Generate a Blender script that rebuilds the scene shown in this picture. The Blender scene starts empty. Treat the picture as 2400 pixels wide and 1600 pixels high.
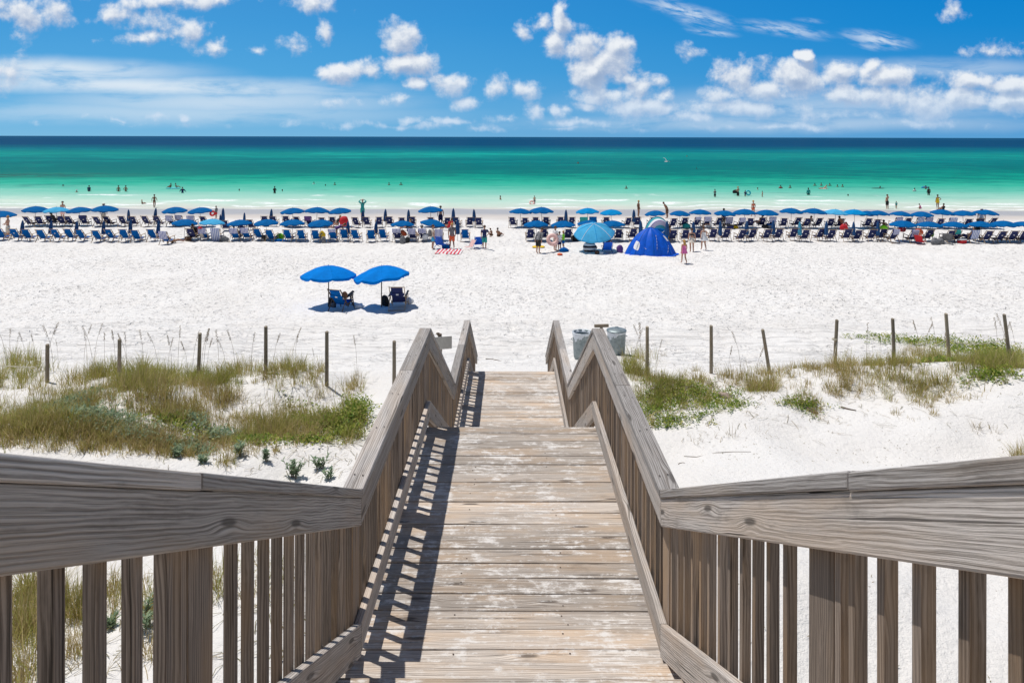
import bpy, math, random
import numpy as np
from mathutils import Vector, Matrix
random.seed(7)
RS = np.random.RandomState(11)
S = bpy.context.scene
COL = S.collection
PI = math.pi
EYE = 8.5            # camera height above the sea, metres
F = 1580.0           # focal length in pixels of the 2400 px wide photograph

# ------------------------------------------------------------------ helpers
def lin(r, g, b, k=1.0):
    def f(c):
        c /= 255.0
        return (c / 12.92 if c <= 0.04045 else ((c + 0.055) / 1.055) ** 2.4) * k
    return (f(r), f(g), f(b), 1.0)

_ones = ['', 'first', 'second', 'third', 'fourth', 'fifth', 'sixth', 'seventh', 'eighth', 'ninth', 'tenth', 'eleventh', 'twelfth',
         'thirteenth', 'fourteenth', 'fifteenth', 'sixteenth', 'seventeenth', 'eighteenth', 'nineteenth']
_tens = {2: ('twentieth', 'twenty'), 3: ('thirtieth', 'thirty'), 4: ('fortieth', 'forty'), 5: ('fiftieth', 'fifty'), 6: ('sixtieth', 'sixty'),
         7: ('seventieth', 'seventy'), 8: ('eightieth', 'eighty'), 9: ('ninetieth', 'ninety')}
def nth(n):
    if n < 20: return _ones[n]
    t, o = divmod(n, 10)
    return _tens[t][0] if o == 0 else _tens[t][1] + '-' + _ones[o]

def tag(o, label=None, cat=None, group=None, kind=None):
    if label: o['label'] = label
    if cat: o['category'] = cat
    if group: o['group'] = group
    if kind: o['kind'] = kind
    return o

def empty(name, loc=(0, 0, 0), rz=0.0, sc=1.0):
    o = bpy.data.objects.new(name, None)
    COL.objects.link(o)
    o.empty_display_size = 0.1
    o.location = loc
    o.rotation_euler = (0, 0, rz)
    o.scale = (sc, sc, sc)
    return o

KIDS = {}
def link(name, me, parent=None):
    o = bpy.data.objects.new(name, me)
    COL.objects.link(o)
    if parent is not None:
        o.parent = parent
        KIDS.setdefault(parent, []).append(o)
    return o

def copy_tree(o, parent=None):
    c = o.copy()
    COL.objects.link(c)
    if parent is not None:
        c.parent = parent
        KIDS.setdefault(c.parent, []).append(c)
    for ch in list(KIDS.get(o, [])):
        copy_tree(ch, c)
    return c

class MB:
    """collects faces; build() links them as one mesh object"""
    def __init__(s):
        s.v = []; s.f = []; s.uv = []; s.rn = []; s.mi = []
    def face(s, idx, uvs=None, r=0.5, m=0):
        s.f.append(tuple(idx)); s.uv.extend(uvs if uvs else [(0, 0)] * len(idx)); s.rn.append(r); s.mi.append(m)
    def hexa(s, A, B, r=None, m=0):
        """A, B: the four corners (loop order) of the two ends of a board; grain runs from A to B"""
        if r is None: r = random.random()
        A = [Vector(p) for p in A]; B = [Vector(p) for p in B]
        b = len(s.v); s.v += A + B
        L = (B[0] - A[0]).length
        u0 = r * 13.0
        vv = [0.0]
        for i in range(4): vv.append(vv[-1] + (A[(i + 1) % 4] - A[i]).length)
        for i in range(4):
            j = (i + 1) % 4
            s.face((b + i, b + j, b + 4 + j, b + 4 + i), [(u0, vv[i]), (u0, vv[i + 1]), (u0 + L, vv[i + 1]), (u0 + L, vv[i])], r, m)
        s.face((b + 3, b + 2, b + 1, b), [(u0, 0), (u0, .05), (u0 + .03, .05), (u0 + .03, 0)], r, m)
        s.face((b + 4, b + 5, b + 6, b + 7), [(u0, 0), (u0, .05), (u0 + .03, .05), (u0 + .03, 0)], r, m)
    def bar(s, p0, p1, w, h, up=(0, 0, 1), r=None, m=0):
        p0 = Vector(p0); p1 = Vector(p1); d = (p1 - p0).normalized(); up = Vector(up)
        if abs(d.dot(up)) > .98: up = Vector((0, 1, 0))
        sd = d.cross(up).normalized() * (w / 2); uu = sd.cross(d).normalized() * (h / 2)
        q = lambda p: [p - sd - uu, p + sd - uu, p + sd + uu, p - sd + uu]
        s.hexa(q(p0), q(p1), r, m)
    def box(s, c, size, r=None, m=0):
        x, y, z = c; a, b, h = (t / 2 for t in size)
        s.hexa([(x - a, y - b, z - h), (x - a, y + b, z - h), (x - a, y + b, z + h), (x - a, y - b, z + h)],
               [(x + a, y - b, z - h), (x + a, y + b, z - h), (x + a, y + b, z + h), (x + a, y - b, z + h)], r, m)
    def tube(s, pts, rad, n=8, m=0, cap=True, flat=1.0):
        pts = [Vector(p) for p in pts]
        if not isinstance(rad, (list, tuple)): rad = [rad] * len(pts)
        b = len(s.v); r = random.random()
        prev = None; L = 0
        for i, p in enumerate(pts):
            d = (pts[min(i + 1, len(pts) - 1)] - pts[max(i - 1, 0)]).normalized()
            if prev is None:
                a = Vector((1, 0, 0)) if abs(d.x) < .9 else Vector((0, 1, 0))
                a = (a - d * a.dot(d)).normalized()
            else:
                a = (prev - d * prev.dot(d)).normalized()
            prev = a; c = d.cross(a)
            ra = rad[i]
            if not isinstance(ra, (list, tuple)): ra = (ra, ra * flat)
            for k in range(n):
                t = 2 * PI * k / n
                s.v.append(p + a * (math.cos(t) * ra[0]) + c * (math.sin(t) * ra[1]))
        for i in range(len(pts) - 1):
            l = (pts[i + 1] - pts[i]).length
            for k in range(n):
                k2 = (k + 1) % n
                s.face((b + i * n + k, b + i * n + k2, b + (i + 1) * n + k2, b + (i + 1) * n + k),
                       [(L, k / n * .2), (L, (k + 1) / n * .2), (L + l, (k + 1) / n * .2), (L + l, k / n * .2)], r, m)
            L += l
        if cap:
            s.face([b + k for k in range(n)][::-1], None, r, m)
            e = b + (len(pts) - 1) * n
            s.face([e + k for k in range(n)], None, r, m)
    def lathe(s, prof, n=24, m=0, c=(0, 0, 0), sx=1.0, sy=1.0, ripple=0.0, nr=0):
        b = len(s.v)
        for (r, z) in prof:
            for k in range(n):
                t = 2 * PI * k / n
                rr = r * (1 + ripple * math.cos(nr * t))
                s.v.append(Vector((c[0] + rr * math.cos(t) * sx, c[1] + rr * math.sin(t) * sy, c[2] + z)))
        for i in range(len(prof) - 1):
            for k in range(n):
                k2 = (k + 1) % n
                s.face((b + i * n + k, b + i * n + k2, b + (i + 1) * n + k2, b + (i + 1) * n + k),
                       [(k / n, i), ((k + 1) / n, i), ((k + 1) / n, i + 1), (k / n, i + 1)], .5, m)
    def ball(s, c, r, n=12, m=0, sc=(1, 1, 1)):
        prof = [(max(1e-4, r * math.sin(PI * i / 8)) , -r * math.cos(PI * i / 8)) for i in range(9)]
        b = len(s.v)
        s.lathe(prof, n, m)
        for i in range(b, len(s.v)):
            v = s.v[i]; s.v[i] = Vector((c[0] + v.x * sc[0], c[1] + v.y * sc[1], c[2] + v.z * sc[2]))
    def sheet(s, rows, m=0, close=False):
        """rows of points joined to a sheet, uv in 0..1"""
        b = len(s.v); nr = len(rows); nc = len(rows[0])
        for r in rows: s.v += [Vector(p) for p in r]
        for i in range(nr - 1):
            for k in range(nc - 1):
                s.face((b + i * nc + k, b + i * nc + k + 1, b + (i + 1) * nc + k + 1, b + (i + 1) * nc + k),
                       [(k / (nc - 1), i / (nr - 1)), ((k + 1) / (nc - 1), i / (nr - 1)), ((k + 1) / (nc - 1), (i + 1) / (nr - 1)), (k / (nc - 1), (i + 1) / (nr - 1))], .5, m)
    def mesh(s, name, mats):
        me = bpy.data.meshes.new(name)
        me.from_pydata([tuple(p) for p in s.v], [], s.f)
        uvl = me.uv_layers.new(name='UVMap')
        uvl.data.foreach_set('uv', np.array(s.uv, dtype=np.float32).ravel())
        a = me.attributes.new('rnd', 'FLOAT', 'FACE'); a.data.foreach_set('value', np.array(s.rn, dtype=np.float32))
        for mt in (mats if isinstance(mats, (list, tuple)) else [mats]): me.materials.append(mt)
        me.polygons.foreach_set('material_index', np.array(s.mi, dtype=np.int32))
        me.update()
        return me
    def build(s, name, mats, parent=None, smooth=False, bevel=0.0, solid=0.0):
        me = s.mesh(name, mats)
        if smooth:
            me.polygons.foreach_set('use_smooth', np.ones(len(me.polygons), dtype=bool))
        o = link(name, me, parent)
        if bevel:
            b = o.modifiers.new('bevel', 'BEVEL'); b.width = bevel; b.segments = 2; b.limit_method = 'ANGLE'
        if solid:
            b = o.modifiers.new('solid', 'SOLIDIFY'); b.thickness = solid; b.offset = 0
        return o

# ------------------------------------------------------------------ node helpers
class NT:
    def __init__(s, tree): s.t = tree; s.n = tree.nodes; s.l = tree.links
    def node(s, typ, **kw):
        n = s.n.new(typ)
        for k, v in kw.items(): setattr(n, k, v)
        return n
    def put(s, sock, v):
        if isinstance(v, bpy.types.NodeSocket): s.l.new(v, sock)
        elif v is not None:
            if sock.type == 'RGBA' and len(v) == 3: v = (*v, 1)
            sock.default_value = v
    def math(s, op, a, b=None, c=None, clamp=False):
        n = s.node('ShaderNodeMath', operation=op, use_clamp=clamp)
        for i, x in enumerate((a, b, c)):
            if x is not None: s.put(n.inputs[i], x)
        return n.outputs[0]
    def vmath(s, op, a, b=None):
        n = s.node('ShaderNodeVectorMath', operation=op)
        s.put(n.inputs[0], a)
        if b is not None: s.put(n.inputs[1], b)
        return n.outputs['Value'] if op in ('LENGTH', 'DOT_PRODUCT', 'DISTANCE') else n.outputs[0]
    def comb(s, x, y, z):
        n = s.node('ShaderNodeCombineXYZ')
        for i, q in enumerate((x, y, z)): s.put(n.inputs[i], q)
        return n.outputs[0]
    def sep(s, v):
        n = s.node('ShaderNodeSeparateXYZ'); s.put(n.inputs[0], v); return n.outputs
    def noise(s, vec, scale=5.0, detail=4.0, rough=.55, dist=0.0, out='Fac'):
        n = s.node('ShaderNodeTexNoise')
        if vec is not None: s.put(n.inputs['Vector'], vec)
        n.inputs['Scale'].default_value = scale; n.inputs['Detail'].default_value = detail
        n.inputs['Roughness'].default_value = rough; n.inputs['Distortion'].default_value = dist
        return n.outputs[out]
    def maprange(s, v, a, b, c=0.0, d=1.0, smooth=True):
        n = s.node('ShaderNodeMapRange'); n.interpolation_type = 'SMOOTHSTEP' if smooth else 'LINEAR'
        s.put(n.inputs['Value'], v)
        for k, q in (('From Min', a), ('From Max', b), ('To Min', c), ('To Max', d)): s.put(n.inputs[k], q)
        return n.outputs[0]
    def mix(s, f, a, b, mode='MIX'):
        n = s.node('ShaderNodeMix', data_type='RGBA', blend_type=mode)
        s.put(n.inputs[0], f); s.put(n.inputs[6], a); s.put(n.inputs[7], b)
        return n.outputs[2]
    def ramp(s, f, stops, interp='LINEAR'):
        n = s.node('ShaderNodeValToRGB'); cr = n.color_ramp; cr.interpolation = interp
        while len(cr.elements) < len(stops): cr.elements.new(.5)
        for e, (p, c) in zip(cr.elements, sorted(stops, key=lambda q: q[0])):
            e.position = p; e.color = c if len(c) == 4 else (*c, 1)
        s.put(n.inputs[0], f)
        return n.outputs[0]
    def bump(s, h, strength=.3, dist=.01, normal=None):
        n = s.node('ShaderNodeBump'); s.put(n.inputs['Height'], h)
        n.inputs['Strength'].default_value = strength; n.inputs['Distance'].default_value = dist
        if normal is not None: s.put(n.inputs['Normal'], normal)
        return n.outputs[0]

def new_mat(name):
    m = bpy.data.materials.new(name); m.use_nodes = True
    nt = NT(m.node_tree); b = m.node_tree.nodes['Principled BSDF']
    return m, nt, b

def plain(name, c, rough=.6, var=.18, scale=9.0, spec=.3, metal=0.0, trans=0.0):
    """one colour with a mottled wear"""
    m, nt, b = new_mat(name)
    tc = nt.node('ShaderNodeTexCoord')
    n = nt.noise(tc.outputs['Object'], scale, 5, .6)
    c1 = tuple(x * (1 - var) for x in c[:3]); c2 = tuple(min(1, x * (1 + var)) for x in c[:3])
    col = nt.mix(nt.maprange(n, .3, .7), c1, c2)
    nt.put(b.inputs['Base Color'], col)
    b.inputs['Roughness'].default_value = rough; b.inputs['Metallic'].default_value = metal
    b.inputs['Specular IOR Level'].default_value = spec
    nt.put(b.inputs['Normal'], nt.bump(nt.noise(tc.outputs['Object'], scale * 6, 3), .12, .01))
    if trans:
        t = nt.node('ShaderNodeBsdfTranslucent'); nt.put(t.inputs['Color'], col)
        mx = nt.node('ShaderNodeMixShader'); mx.inputs[0].default_value = trans
        nt.l.new(b.outputs[0], mx.inputs[1]); nt.l.new(t.outputs[0], mx.inputs[2])
        nt.l.new(mx.outputs[0], nt.n['Material Output'].inputs[0])
    return m

def wood(name, light, dark, tan, tanamt=.3, sand=0.0, knots=1.0, grain=1.0):
    m, nt, b = new_mat(name)
    uv = nt.node('ShaderNodeUVMap', uv_map='UVMap').outputs[0]
    at = nt.node('ShaderNodeAttribute', attribute_name='rnd').outputs['Fac']
    x, y, _ = nt.sep(uv)
    rz = nt.math('MULTIPLY', at, 61.0)
    kv = nt.comb(nt.math("MULTIPLY_ADD", x, 1.5, rz), nt.math("MULTIPLY_ADD", y, 7.0, rz), 0)
    vo = nt.node('ShaderNodeTexVoronoi', voronoi_dimensions='2D', feature='F1'); nt.put(vo.inputs['Vector'], kv); vo.inputs['Scale'].default_value = 1.0; vo.inputs['Randomness'].default_value = .72
    keep = nt.math('GREATER_THAN', nt.sep(vo.outputs['Color'])[0], .45)
    dist = nt.math('ADD', vo.outputs['Distance'], nt.math('MULTIPLY', nt.math('SUBTRACT', 1.0, keep), 2.0))
    warp = nt.maprange(dist, 0.0, .30, .018 * knots, 0.0)
    low = nt.noise(nt.comb(nt.math('MULTIPLY', x, 1.6), nt.math('MULTIPLY', y, 6.0), rz), 1.0, 3)
    yy = nt.math('ADD', nt.math('ADD', y, warp), nt.math('MULTIPLY', nt.math('SUBTRACT', low, .5), .014))
    fine = nt.noise(nt.comb(nt.math('MULTIPLY', x, 1.5), nt.math('MULTIPLY', yy, 190.0), rz), 1.0, 6, .72)
    fine3 = nt.noise(nt.comb(nt.math('MULTIPLY', x, 4.0), nt.math('MULTIPLY', yy, 620.0), rz), 1.0, 3, .6)
    fine = nt.math('ADD', nt.math('MULTIPLY', fine, .72), nt.math('MULTIPLY', fine3, .28))
    rings = nt.math('SINE', nt.math('MULTIPLY', nt.math('ADD', yy, nt.math('MULTIPLY', low, .035)), 560.0))
    rings = nt.maprange(nt.math('ADD', rings, nt.math('MULTIPLY', nt.math('SUBTRACT', fine, .5), 4.0)), -1.2, 1.2)
    g = nt.math('ADD', nt.math('MULTIPLY', fine, .88), nt.math('MULTIPLY', rings, .12))
    g = nt.maprange(g, .32, .64)
    board = nt.math('MULTIPLY', nt.math('FRACT', nt.math('MULTIPLY', at, 37.7)), 1.0)
    col = nt.mix(g, dark, light)
    col = nt.mix(nt.math('MULTIPLY', nt.maprange(nt.noise(nt.comb(nt.math('MULTIPLY', x, 1.3), nt.math('MULTIPLY', y, 7.0), rz), 1.0, 3), .42, .68), tanamt), col, tan)
    k = nt.math('ADD', .72, nt.math('MULTIPLY', board, .5))
    kc = nt.node('ShaderNodeCombineColor')
    for i in range(3): nt.put(kc.inputs[i], k)
    col = nt.mix(1.0, col, kc.outputs[0], 'MULTIPLY')
    kn = nt.maprange(dist, .05, .12, .8 * knots, 0.0)
    col = nt.mix(kn, col, tuple(c * .45 for c in dark[:3]))
    blot = nt.noise(nt.comb(nt.math('MULTIPLY', x, 2.5), nt.math('MULTIPLY', y, 9.0), nt.math('ADD', rz, 4.0)), 1.0, 5, .7)
    col = nt.mix(nt.maprange(blot, .54, .70, 0, .38), col, tuple(c * .6 for c in dark[:3]))
    col = nt.mix(nt.maprange(blot, .42, .28, 0, .30), col, tuple(min(1, c * 1.25) for c in light[:3]))
    # thin drying cracks along the grain
    cr = nt.noise(nt.comb(nt.math('MULTIPLY', x, .9), nt.math('MULTIPLY', yy, 75.0), nt.math('ADD', rz, 9.0)), 1.0, 2)
    crk = nt.maprange(cr, .66, .70)
    col = nt.mix(nt.math('MULTIPLY', crk, .8), col, tuple(c * .3 for c in dark[:3]))
    h = nt.math('SUBTRACT', g, nt.math('MULTIPLY', crk, 1.5))
    if sand:
        geo = nt.node('ShaderNodeNewGeometry').outputs['Position']
        sn = nt.math('ADD', nt.math('MULTIPLY', nt.noise(geo, 2.4, 4, .6, .4), .5), nt.math('MULTIPLY', nt.noise(geo, 16, 6, .75, .4), .5))
        sn2 = nt.noise(nt.comb(nt.math('MULTIPLY', x, 5), nt.math('MULTIPLY', y, 40), rz), 1.0, 4, .7)
        sm = nt.maprange(nt.math('ADD', sn, nt.math('MULTIPLY', nt.math('SUBTRACT', sn2, .5), .7)), .50, .66, 0.0, sand)
        col = nt.mix(sm, col, (.78, .745, .71))
    nt.put(b.inputs['Base Color'], col)
    b.inputs['Roughness'].default_value = .82; b.inputs['Specular IOR Level'].default_value = .2
    nt.put(b.inputs['Normal'], nt.bump(h, .45 * grain, .004))
    return m

M = {}
M['rail'] = wood('weathered_rail_wood', (.60, .56, .53), (.20, .175, .155), (.52, .41, .31), .35, 0, 1.0)
M['fascia'] = wood('weathered_fascia_wood', (.64, .58, .53), (.22, .19, .165), (.56, .42, .30), .42, 0, 1.0)
M['baluster'] = wood('baluster_wood', (.42, .335, .27), (.14, .107, .082), (.47, .31, .18), .65, 0, .9)
M['deck'] = wood('deck_wood', (.66, .59, .52), (.25, .20, .165), (.57, .41, .275), .6, .9, 1.0)
M['post'] = wood('post_wood', (.42, .36, .28), (.19, .16, .12), (.40, .29, .18), .4, 0, .5)
M['chairwood'] = wood('chair_wood', (.50, .37, .26), (.32, .22, .14), (.5, .36, .22), .3, 0, .1)
M['chairdark'] = wood('dark_chair_wood', (.16, .115, .085), (.08, .055, .04), (.14, .1, .07), .3, 0, .1)
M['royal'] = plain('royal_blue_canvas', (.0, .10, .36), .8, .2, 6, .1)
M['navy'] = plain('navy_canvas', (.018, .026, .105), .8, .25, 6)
M['umb'] = plain('blue_umbrella_canvas', (.0, .125, .37), .8, .12, 3, .08, 0, .18)
M['umbnear'] = plain('bright_blue_umbrella_canvas', (.0, .215, .70), .8, .1, 3, .08, 0, .2)
M['umbsky'] = plain('sky_blue_umbrella_canvas', (.08, .44, .74), .8, .1, 3, .1, 0, .2)
M['umbcyan'] = plain('cyan_umbrella_canvas', (.0, .27, .62), .8, .1, 3, .1, 0, .2)
M['umbfold'] = plain('folded_umbrella_canvas', (.015, .075, .21), .8, .2, 6)
M['foldteal'] = plain('folded_teal_canvas', (.06, .33, .50), .8, .2, 6)
M['pole'] = plain('grey_pole', (.36, .33, .30), .45, .1, 12, .4)
M['white'] = plain('white_cloth', (.76, .76, .77), .8, .06)
M['black'] = plain('black_nylon', (.018, .018, .02), .7, .3)
M['grey'] = plain('grey_nylon', (.17, .17, .18), .7, .3)
M['red'] = plain('red_cloth', (.55, .02, .03), .7, .15)
M['orange'] = plain('orange_cloth', (.70, .13, .05), .7, .15)
M['lime'] = plain('lime_vinyl', (.25, .72, .02), .45, .1)
M['yellow'] = plain('yellow_cloth', (.80, .52, .02), .7, .1)
M['teal'] = plain('teal_cloth', (.02, .30, .29), .7, .15)
M['pink'] = plain('pink_cloth', (.74, .17, .42), .7, .1)
M['palepink'] = plain('pale_pink_vinyl', (.82, .52, .47), .45, .1)
M['ivory'] = plain('ivory_cloth', (.70, .62, .52), .8, .1)
M['brown'] = plain('brown_leather', (.12, .06, .035), .7, .2)
M['purple'] = plain('purple_cloth', (.13, .06, .22), .8, .2)
M['aqua'] = plain('aqua_vinyl', (.04, .50, .58), .4, .1)
M['tentblue'] = plain('tent_blue_nylon', (.0, .115, .68), .55, .15, 4, .35, 0, .12)
M['skinA'] = plain('fair_skin', (.52, .29, .20), .55, .08, 6)
M['skinB'] = plain('tanned_skin', (.33, .165, .10), .55, .08, 6)
M['skinC'] = plain('dark_skin', (.10, .05, .032), .55, .08, 6)
M['hairD'] = plain('dark_hair', (.022, .015, .011), .6, .3, 20)
M['hairL'] = plain('blond_hair', (.48, .27, .08), .6, .25, 20)
M['hairB'] = plain('brown_hair', (.09, .045, .022), .6, .3, 20)
M['rope'] = plain('pale_rope', (.62, .57, .45), .9, .15, 40)
M['gull'] = plain('gull_feathers', (.75, .75, .76), .7, .1)
M['stick'] = plain('dry_driftwood', (.16, .12, .09), .9, .3, 20)
M['plastic'] = plain('clear_liner', (.66, .70, .74), .25, .1, 6, .6)
M['signmetal'] = plain('bare_sign_metal', (.50, .49, .46), .45, .1, 8, .4, .3)

def stripes(name, c1, c2, n, axis=0, rough=.85):
    m, nt, b = new_mat(name)
    uv = nt.node('ShaderNodeUVMap', uv_map='UVMap').outputs[0]
    s = nt.sep(uv)[axis]
    f = nt.math('GREATER_THAN', nt.math('FRACT', nt.math('MULTIPLY', s, n)), .5)
    nt.put(b.inputs['Base Color'], nt.mix(f, c1, c2)); b.inputs['Roughness'].default_value = rough
    tc = nt.node('ShaderNodeTexCoord')
    nt.put(b.inputs['Normal'], nt.bump(nt.noise(tc.outputs['Object'], 60, 2), .2, .01))
    return m
M['strblue'] = stripes('blue_white_stripe', (.05, .07, .33), (.72, .72, .78), 6)
M['strred'] = stripes('red_white_stripe', (.62, .05, .08), (.78, .74, .74), 7)
M['strblack'] = stripes('black_white_stripe', (.015, .015, .03), (.76, .76, .78), .5, 1)
M['stroff'] = stripes('pale_blue_stripe', (.16, .22, .48), (.66, .68, .74), 5)
def shade_stripes():
    m, nt, b = new_mat('multicolour_stripe')
    uv = nt.node('ShaderNodeUVMap', uv_map='UVMap').outputs[0]
    s = nt.sep(uv)[1]
    c = nt.ramp(s, [(0, (.03, .30, .34)), (.14, (.03, .30, .34)), (.15, (.7, .7, .74)), (.28, (.7, .7, .74)), (.29, (.16, .12, .30)), (.40, (.16, .12, .30)), (.41, (.55, .5, .62)),
                    (.55, (.55, .5, .62)), (.56, (.05, .33, .42)), (.7, (.7, .7, .74)), (.84, (.2, .15, .36)), (1, (.1, .25, .42))], 'CONSTANT')
    nt.put(b.inputs['Base Color'], c); b.inputs['Roughness'].default_value = .7
    return m
M['strmulti'] = shade_stripes()

def galv():
    m, nt, b = new_mat('galvanised_steel')
    tc = nt.node('ShaderNodeTexCoord')
    n = nt.noise(tc.outputs['Object'], 7, 5, .65)
    n2 = nt.noise(nt.vmath('MULTIPLY', tc.outputs['Object'], (14, 14, 1.2)), 1.5, 4, .6)
    c = nt.mix(nt.maprange(n, .3, .7), (.18, .22, .23), (.32, .37, .38))
    c = nt.mix(nt.maprange(n2, .58, .72, 0, .5), c, (.13, .12, .10))
    nt.put(b.inputs['Base Color'], c); b.inputs['Metallic'].default_value = .45; b.inputs['Roughness'].default_value = .5
    return m
M['galv'] = galv()

def grass_mat(name, stops, trans=.25):
    m, nt, b = new_mat(name)
    at = nt.node('ShaderNodeAttribute', attribute_name='rnd').outputs['Fac']
    c = nt.ramp(at, stops)
    nt.put(b.inputs['Base Color'], c); b.inputs['Roughness'].default_value = .6; b.inputs['Specular IOR Level'].default_value = .25
    t = nt.node('ShaderNodeBsdfTranslucent'); nt.put(t.inputs['Color'], c)
    mx = nt.node('ShaderNodeMixShader'); mx.inputs[0].default_value = trans
    nt.l.new(b.outputs[0], mx.inputs[1]); nt.l.new(t.outputs[0], mx.inputs[2]); nt.l.new(mx.outputs[0], nt.n['Material Output'].inputs[0])
    return m
M['grass'] = grass_mat('dune_grass', [(0, (.20, .23, .04)), (.35, (.34, .34, .075)), (.6, (.45, .38, .12)), (.8, (.36, .27, .12)), (1, (.60, .48, .25))], .45)
M['grassdry'] = grass_mat('dry_grass', [(0, (.16, .15, .05)), (.4, (.22, .18, .08)), (.7, (.28, .215, .11)), (1, (.40, .31, .17))], .35)
M['vine'] = grass_mat('green_vine', [(0, (.10, .17, .02)), (.5, (.21, .30, .035)), (.85, (.36, .39, .06)), (1, (.5, .45, .15))], .35)
M['leafteal'] = grass_mat('grey_green_leaf', [(0, (.16, .24, .14)), (.6, (.27, .37, .24)), (1, (.42, .48, .28))], .35)
M['oats'] = grass_mat('sea_oats', [(0, (.20, .13, .06)), (1, (.36, .26, .13))])

# ------------------------------------------------------------------ terrain
def vnoise(x, y, seed=0):
    xi = np.floor(x).astype(np.int64); yi = np.floor(y).astype(np.int64)
    fx = x - xi; fy = y - yi
    fx = fx * fx * (3 - 2 * fx); fy = fy * fy * (3 - 2 * fy)
    def h(a, b):
        n = (a * 374761393 + b * 668265263 + seed * 1274126177) & 0xffffffff
        n = ((n ^ (n >> 13)) * 1274126177) & 0xffffffff
        return ((n ^ (n >> 16)) & 0xffff) / 65535.0
    return (h(xi, yi) * (1 - fx) + h(xi + 1, yi) * fx) * (1 - fy) + (h(xi, yi + 1) * (1 - fx) + h(xi + 1, yi + 1) * fx) * fy

_D = [-30, 4, 8, 12, 15, 17, 21, 28.6, 38, 48, 58, 66, 72, 79, 90, 120, 180]
_Z = [3.3, 3.1, 3.0, 2.95, 2.85, 2.6, 1.85, 1.30, 1.08, .90, .72, .50, .26, 0.0, -.35, -1.2, -3.0]
def base_z(d): return np.interp(d, _D, _Z)
def height(x, y, detail=True):
    x = np.asarray(x, dtype=float); y = np.asarray(y, dtype=float)
    z = base_z(y)
    dune = np.clip((y - 4) / 4, 0, 1) * np.clip((19 - y) / 4.5, 0, 1) * np.clip((np.abs(x) - 1.2) / 2.0, 0, 1)
    z = z + dune * ((vnoise(x / 2.6, y / 2.0, 3) - .45) * .75 + (vnoise(x / .9, y / .8, 4) - .5) * .22)
    z = z + dune * np.clip((x - 6) / 6, 0, 1) * .35
    if detail:
        sand = np.clip((y - 14) / 5, 0.12, 1) * np.clip((64 - y) / 8, 0, 1)
        z = z + sand * (vnoise(x / 1.7, y / 1.7, 5) - .5) * .10
        z = z + sand * (vnoise(x / .55, y / .6, 6) - .5) * .075
        n = vnoise(x / .30 + 3, y / .36, 7) * .65 + vnoise(x / .17, y / .2, 8) * .35
        z = z - sand * np.clip((n - .52) / .22, 0, 1) * .055
        z = z + np.clip((y - 62) / 8, 0, 1) * (vnoise(x / 6, y / 2.5, 9) - .5) * .06
    return z

def pix(px, py):
    """where the line of sight through photograph pixel (px, py) meets the ground"""
    t = (py - 321.0) / F
    lo, hi = 2.0, 200.0
    for _ in range(60):
        mid = (lo + hi) / 2
        if EYE - t * mid > float(base_z(mid)): lo = mid
        else: hi = mid
    return ((px - 1200.0) / F * lo, lo)
def gpt(px, py, sink=0.0):
    x, y = pix(px, py)
    return Vector((x, y, float(height(x, y)) - sink))
def sea_pt(px, py, z=0.0):
    d = F * (EYE - z) / (py - 321.0)
    return Vector(((px - 1200.0) / F * d, d, z))

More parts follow.
